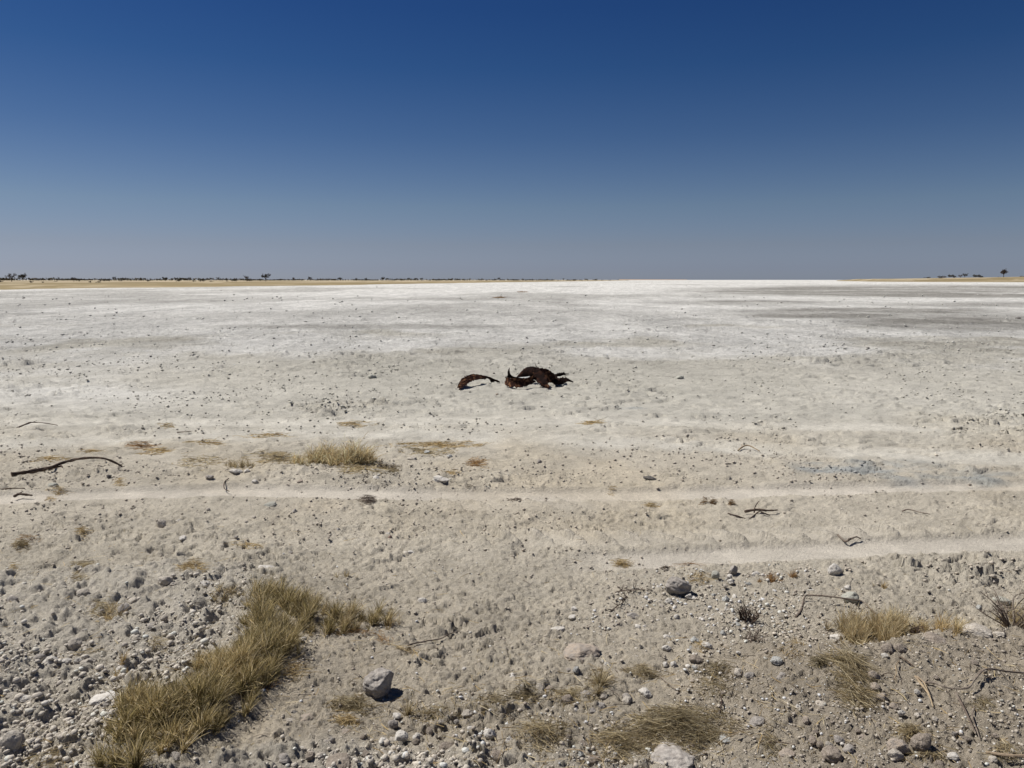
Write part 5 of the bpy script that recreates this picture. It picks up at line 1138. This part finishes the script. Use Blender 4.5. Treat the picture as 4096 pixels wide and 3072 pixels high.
tree('dark umbrella shaped tree near the middle of the left plain', 'H', 1047, 119, 36, 28, 'round', 1)
tree('small tree right of the umbrella shaped tree', 'H', 1197, 116, 22, 20, 'acacia', 0)
tree('low tree between two bushes left of the bare pair', 'H', 1378, 119, 28, 22, 'acacia', 1)
tree('bare twiggy tree left of the biggest acacia', 'H', 1557, 119, 38, 36, 'bare', 1)
tree('biggest flat crowned acacia on the left plain', 'H', 1680, 121, 70, 44, 'acacia', 0)
tree('narrow upright tree right of the biggest acacia', 'H', 1855, 118, 15, 24, 'tall', 0)
tree('round tree farther right of the biggest acacia', 'H', 1958, 114, 26, 23, 'round', 0)
tree('round tree at the point where the plain narrows', 'H', 2148, 113, 28, 21, 'round', 1)
tree('lone upright tree at the right end of the right spit', 'J', 2072, 122, 44, 60, 'tall', 1, dist=980, z=4.6)
tree('bare spreading tree left in the cluster on the right spit', 'J', 1780, 120, 34, 26, 'bare', 0, dist=960, z=4.3)
tree('spreading tree right in the cluster on the right spit', 'J', 1808, 120, 36, 28, 'acacia', 1, dist=960, z=4.4)
for a, b, w_, h_, lb in ((1665, 121, 66, 17, 'long low bush left of the cluster on the right spit'), (1725, 124, 58, 26, 'dark dense bush in the cluster on the right spit'), (1905, 119, 74, 26, 'wide dome shaped bush between the cluster and the lone tree'),
                         (1550, 131, 34, 13, 'low bush standing alone at the left of the right spit'), (2088, 125, 34, 12, 'low bush at the foot of the lone tree'), (2190, 126, 44, 20, 'bush at the right edge of the picture on the spit'), (2045, 121, 20, 10, 'tiny bush left of the lone tree')):
    bush(lb, 'J', a, b, w_, h_, dist=940, z=4.1)
bl_ = []; GB = 'low dark bushes dotted over the left plain'; LB = 'low dark bush on the dry grass plain along the left horizon'
for a, b, w_, h_ in ((200, 133, 20, 15), (262, 113, 38, 16), (495, 123, 32, 20), (570, 134, 20, 14), (620, 131, 28, 12), (655, 121, 42, 20), (685, 122, 26, 14), (760, 120, 20, 8), (885, 113, 30, 13), (940, 123, 26, 14), (1000, 114, 16, 12), (1125, 123, 24, 14), (1170, 113, 22, 14),
                     (1230, 124, 20, 10), (1275, 123, 38, 20), (1340, 125, 22, 10), (1475, 123, 42, 26), (1437, 123, 14, 8), (1575, 122, 30, 24), (1605, 112, 26, 12), (1640, 118, 24, 12), (1765, 112, 24, 10), (1800, 113, 18, 8), (1900, 114, 30, 8), (2000, 113, 22, 8), (2060, 113, 40, 10), (2105, 113, 38, 14), (20, 112, 40, 12), (350, 123, 22, 6), (270, 132, 14, 12), (5, 128, 30, 12)):
    bl_.append((bush(LB, 'H', a, b, w_, h_, group=GB), a))
def rank_labels(objs, marks, word):
    d = {}
    for o, X in objs:
        nm, mx_ = [(n_, m_) for m_, n_ in marks if m_ <= X][-1:][0] if any(m_ <= X for m_, _ in marks) else ('the left edge of the picture', 0)
        d.setdefault(nm, []).append((X, o))
    nums = ['first', 'second', 'third', 'fourth', 'fifth', 'sixth', 'seventh', 'eighth', 'ninth', 'tenth', 'eleventh', 'twelfth', 'thirteenth', 'fourteenth', 'fifteenth']
    for nm, L_ in d.items():
        for k_, (_, o) in enumerate(sorted(L_, key=lambda q: q[0])): o['label'] = f"{nums[k_]} {word} to the right of {nm}"
MARK_L = [(75, 'the tall bare tree far left'), (145, 'the dense rounded tree far left'), (372, 'the slim lone tree'), (467, 'the twiggy tree'), (722, 'the small flat topped tree'), (1047, 'the dark umbrella shaped tree'), (1378, 'the low tree before the bare pair'), (1557, 'the bare tree beside the acacia'), (1680, 'the biggest acacia'), (1855, 'the narrow upright tree'), (1958, 'the farther round tree')]
MARK_I = [(0, 'the narrowing of the left plain'), (210, 'the tallest middle line tree'), (452, 'the dark round middle line tree'), (940, 'the lone shore tree'), (1495, 'the last two middle line trees')]
rank_labels(bl_, MARK_L, 'low dark bush')
GT = 'small dark trees in the far middle line'; bb_, tt_ = [], []; LT = 'small dark tree in the far line thinning out towards the middle of the horizon'
for a, b, w_, h_ in ((40, 115, 16, 15), (100, 116, 20, 16), (210, 116, 26, 22), (235, 115, 24, 14), (370, 115, 20, 16), (320, 114, 18, 12), (345, 114, 20, 11), (415, 115, 22, 14), (452, 115, 22, 16), (570, 114, 26, 13), (632, 114, 28, 12), (600, 114, 30, 9), (540, 114, 24, 9), (500, 114, 20, 7), (265, 114, 30, 9), (680, 113, 16, 8), (730, 113, 24, 6), (830, 114, 24, 10), (905, 113, 30, 8), (940, 116, 24, 18), (968, 113, 22, 10),
                     (1045, 113, 24, 8), (1092, 112, 20, 11), (1020, 113, 22, 7), (1160, 112, 22, 8), (1225, 112, 26, 7), (1270, 112, 26, 6), (1348, 111, 18, 12), (1380, 110, 30, 7), (1430, 110, 18, 9), (1460, 110, 30, 6), (1495, 110, 28, 12), (1547, 109, 28, 14), (1595, 109, 12, 6), (1640, 109, 16, 5), (1695, 109, 8, 6), (1750, 108, 20, 4), (70, 114, 40, 9), (150, 114, 40, 6)):
    (bb_ if w_ > h_ * 1.9 else tt_).append((bush(LT, 'I', a, b, w_, h_, group=GT) if w_ > h_ * 1.9 else tree(LT, 'I', a, b, w_, h_, 'round' if w_ % 3 else 'acacia', int(w_) % 2, group=GT), a))
rank_labels(bb_, MARK_I, 'far low bush'); rank_labels(tt_, MARK_I, 'far small dark tree')
# the far wood along the left horizon reads as one dark mass
def far_wood():
    n = 11000; X = rng.uniform(-900, 2300, n); d = rng.uniform(1900, 2600, n); a, b, c = ray(X, np.full(n, 1119.0)); x = a / b * d
    dens = np.interp(X, [-900, 0, 700, 900, 1500, 2300], [1, 1, .9, .55, .4, .2]); hmax = np.interp(X, [-900, 0, 500, 1100, 2300], [11, 10.5, 9.5, 7, 5]) * (.6 + .5 * fbm(X, X * 0, 60, 3, 301))
    k = rng.random(n) < dens * (.75 + .6 * fbm(X, X * 0 + 3, 35, 2, 303)); x, d, hmax = x[k], d[k], hmax[k]; n = len(x)
    z = rng.random(n) * hmax + LEFTZ; s = rng.uniform(1.2, 3.2, n); P = np.stack([x, d, z], 1)
    aa = rng.normal(size=(n, 3)); aa /= np.linalg.norm(aa, axis=1)[:, None]; bb = np.cross(aa, rng.normal(size=(n, 3))); bb /= np.linalg.norm(bb, axis=1)[:, None]
    V = np.stack([P - aa * s[:, None], P + bb * s[:, None] * .7, P + aa * s[:, None], P - bb * s[:, None] * .7], 1).reshape(-1, 3)
    C = np.repeat(PAL_D[rng.integers(4, size=n)] * 1.3, 4, 0); tag(mesh_np('distant_wood', V, np.arange(4 * n).reshape(-1, 4), M_LEAF, C), kind='stuff')
far_wood()
print('stones', _rockid[0], 'tris', sum(len(o.data.loop_triangles) if o.type == 'MESH' and not o.data.calc_loop_triangles() else 0 for o in scene.objects))
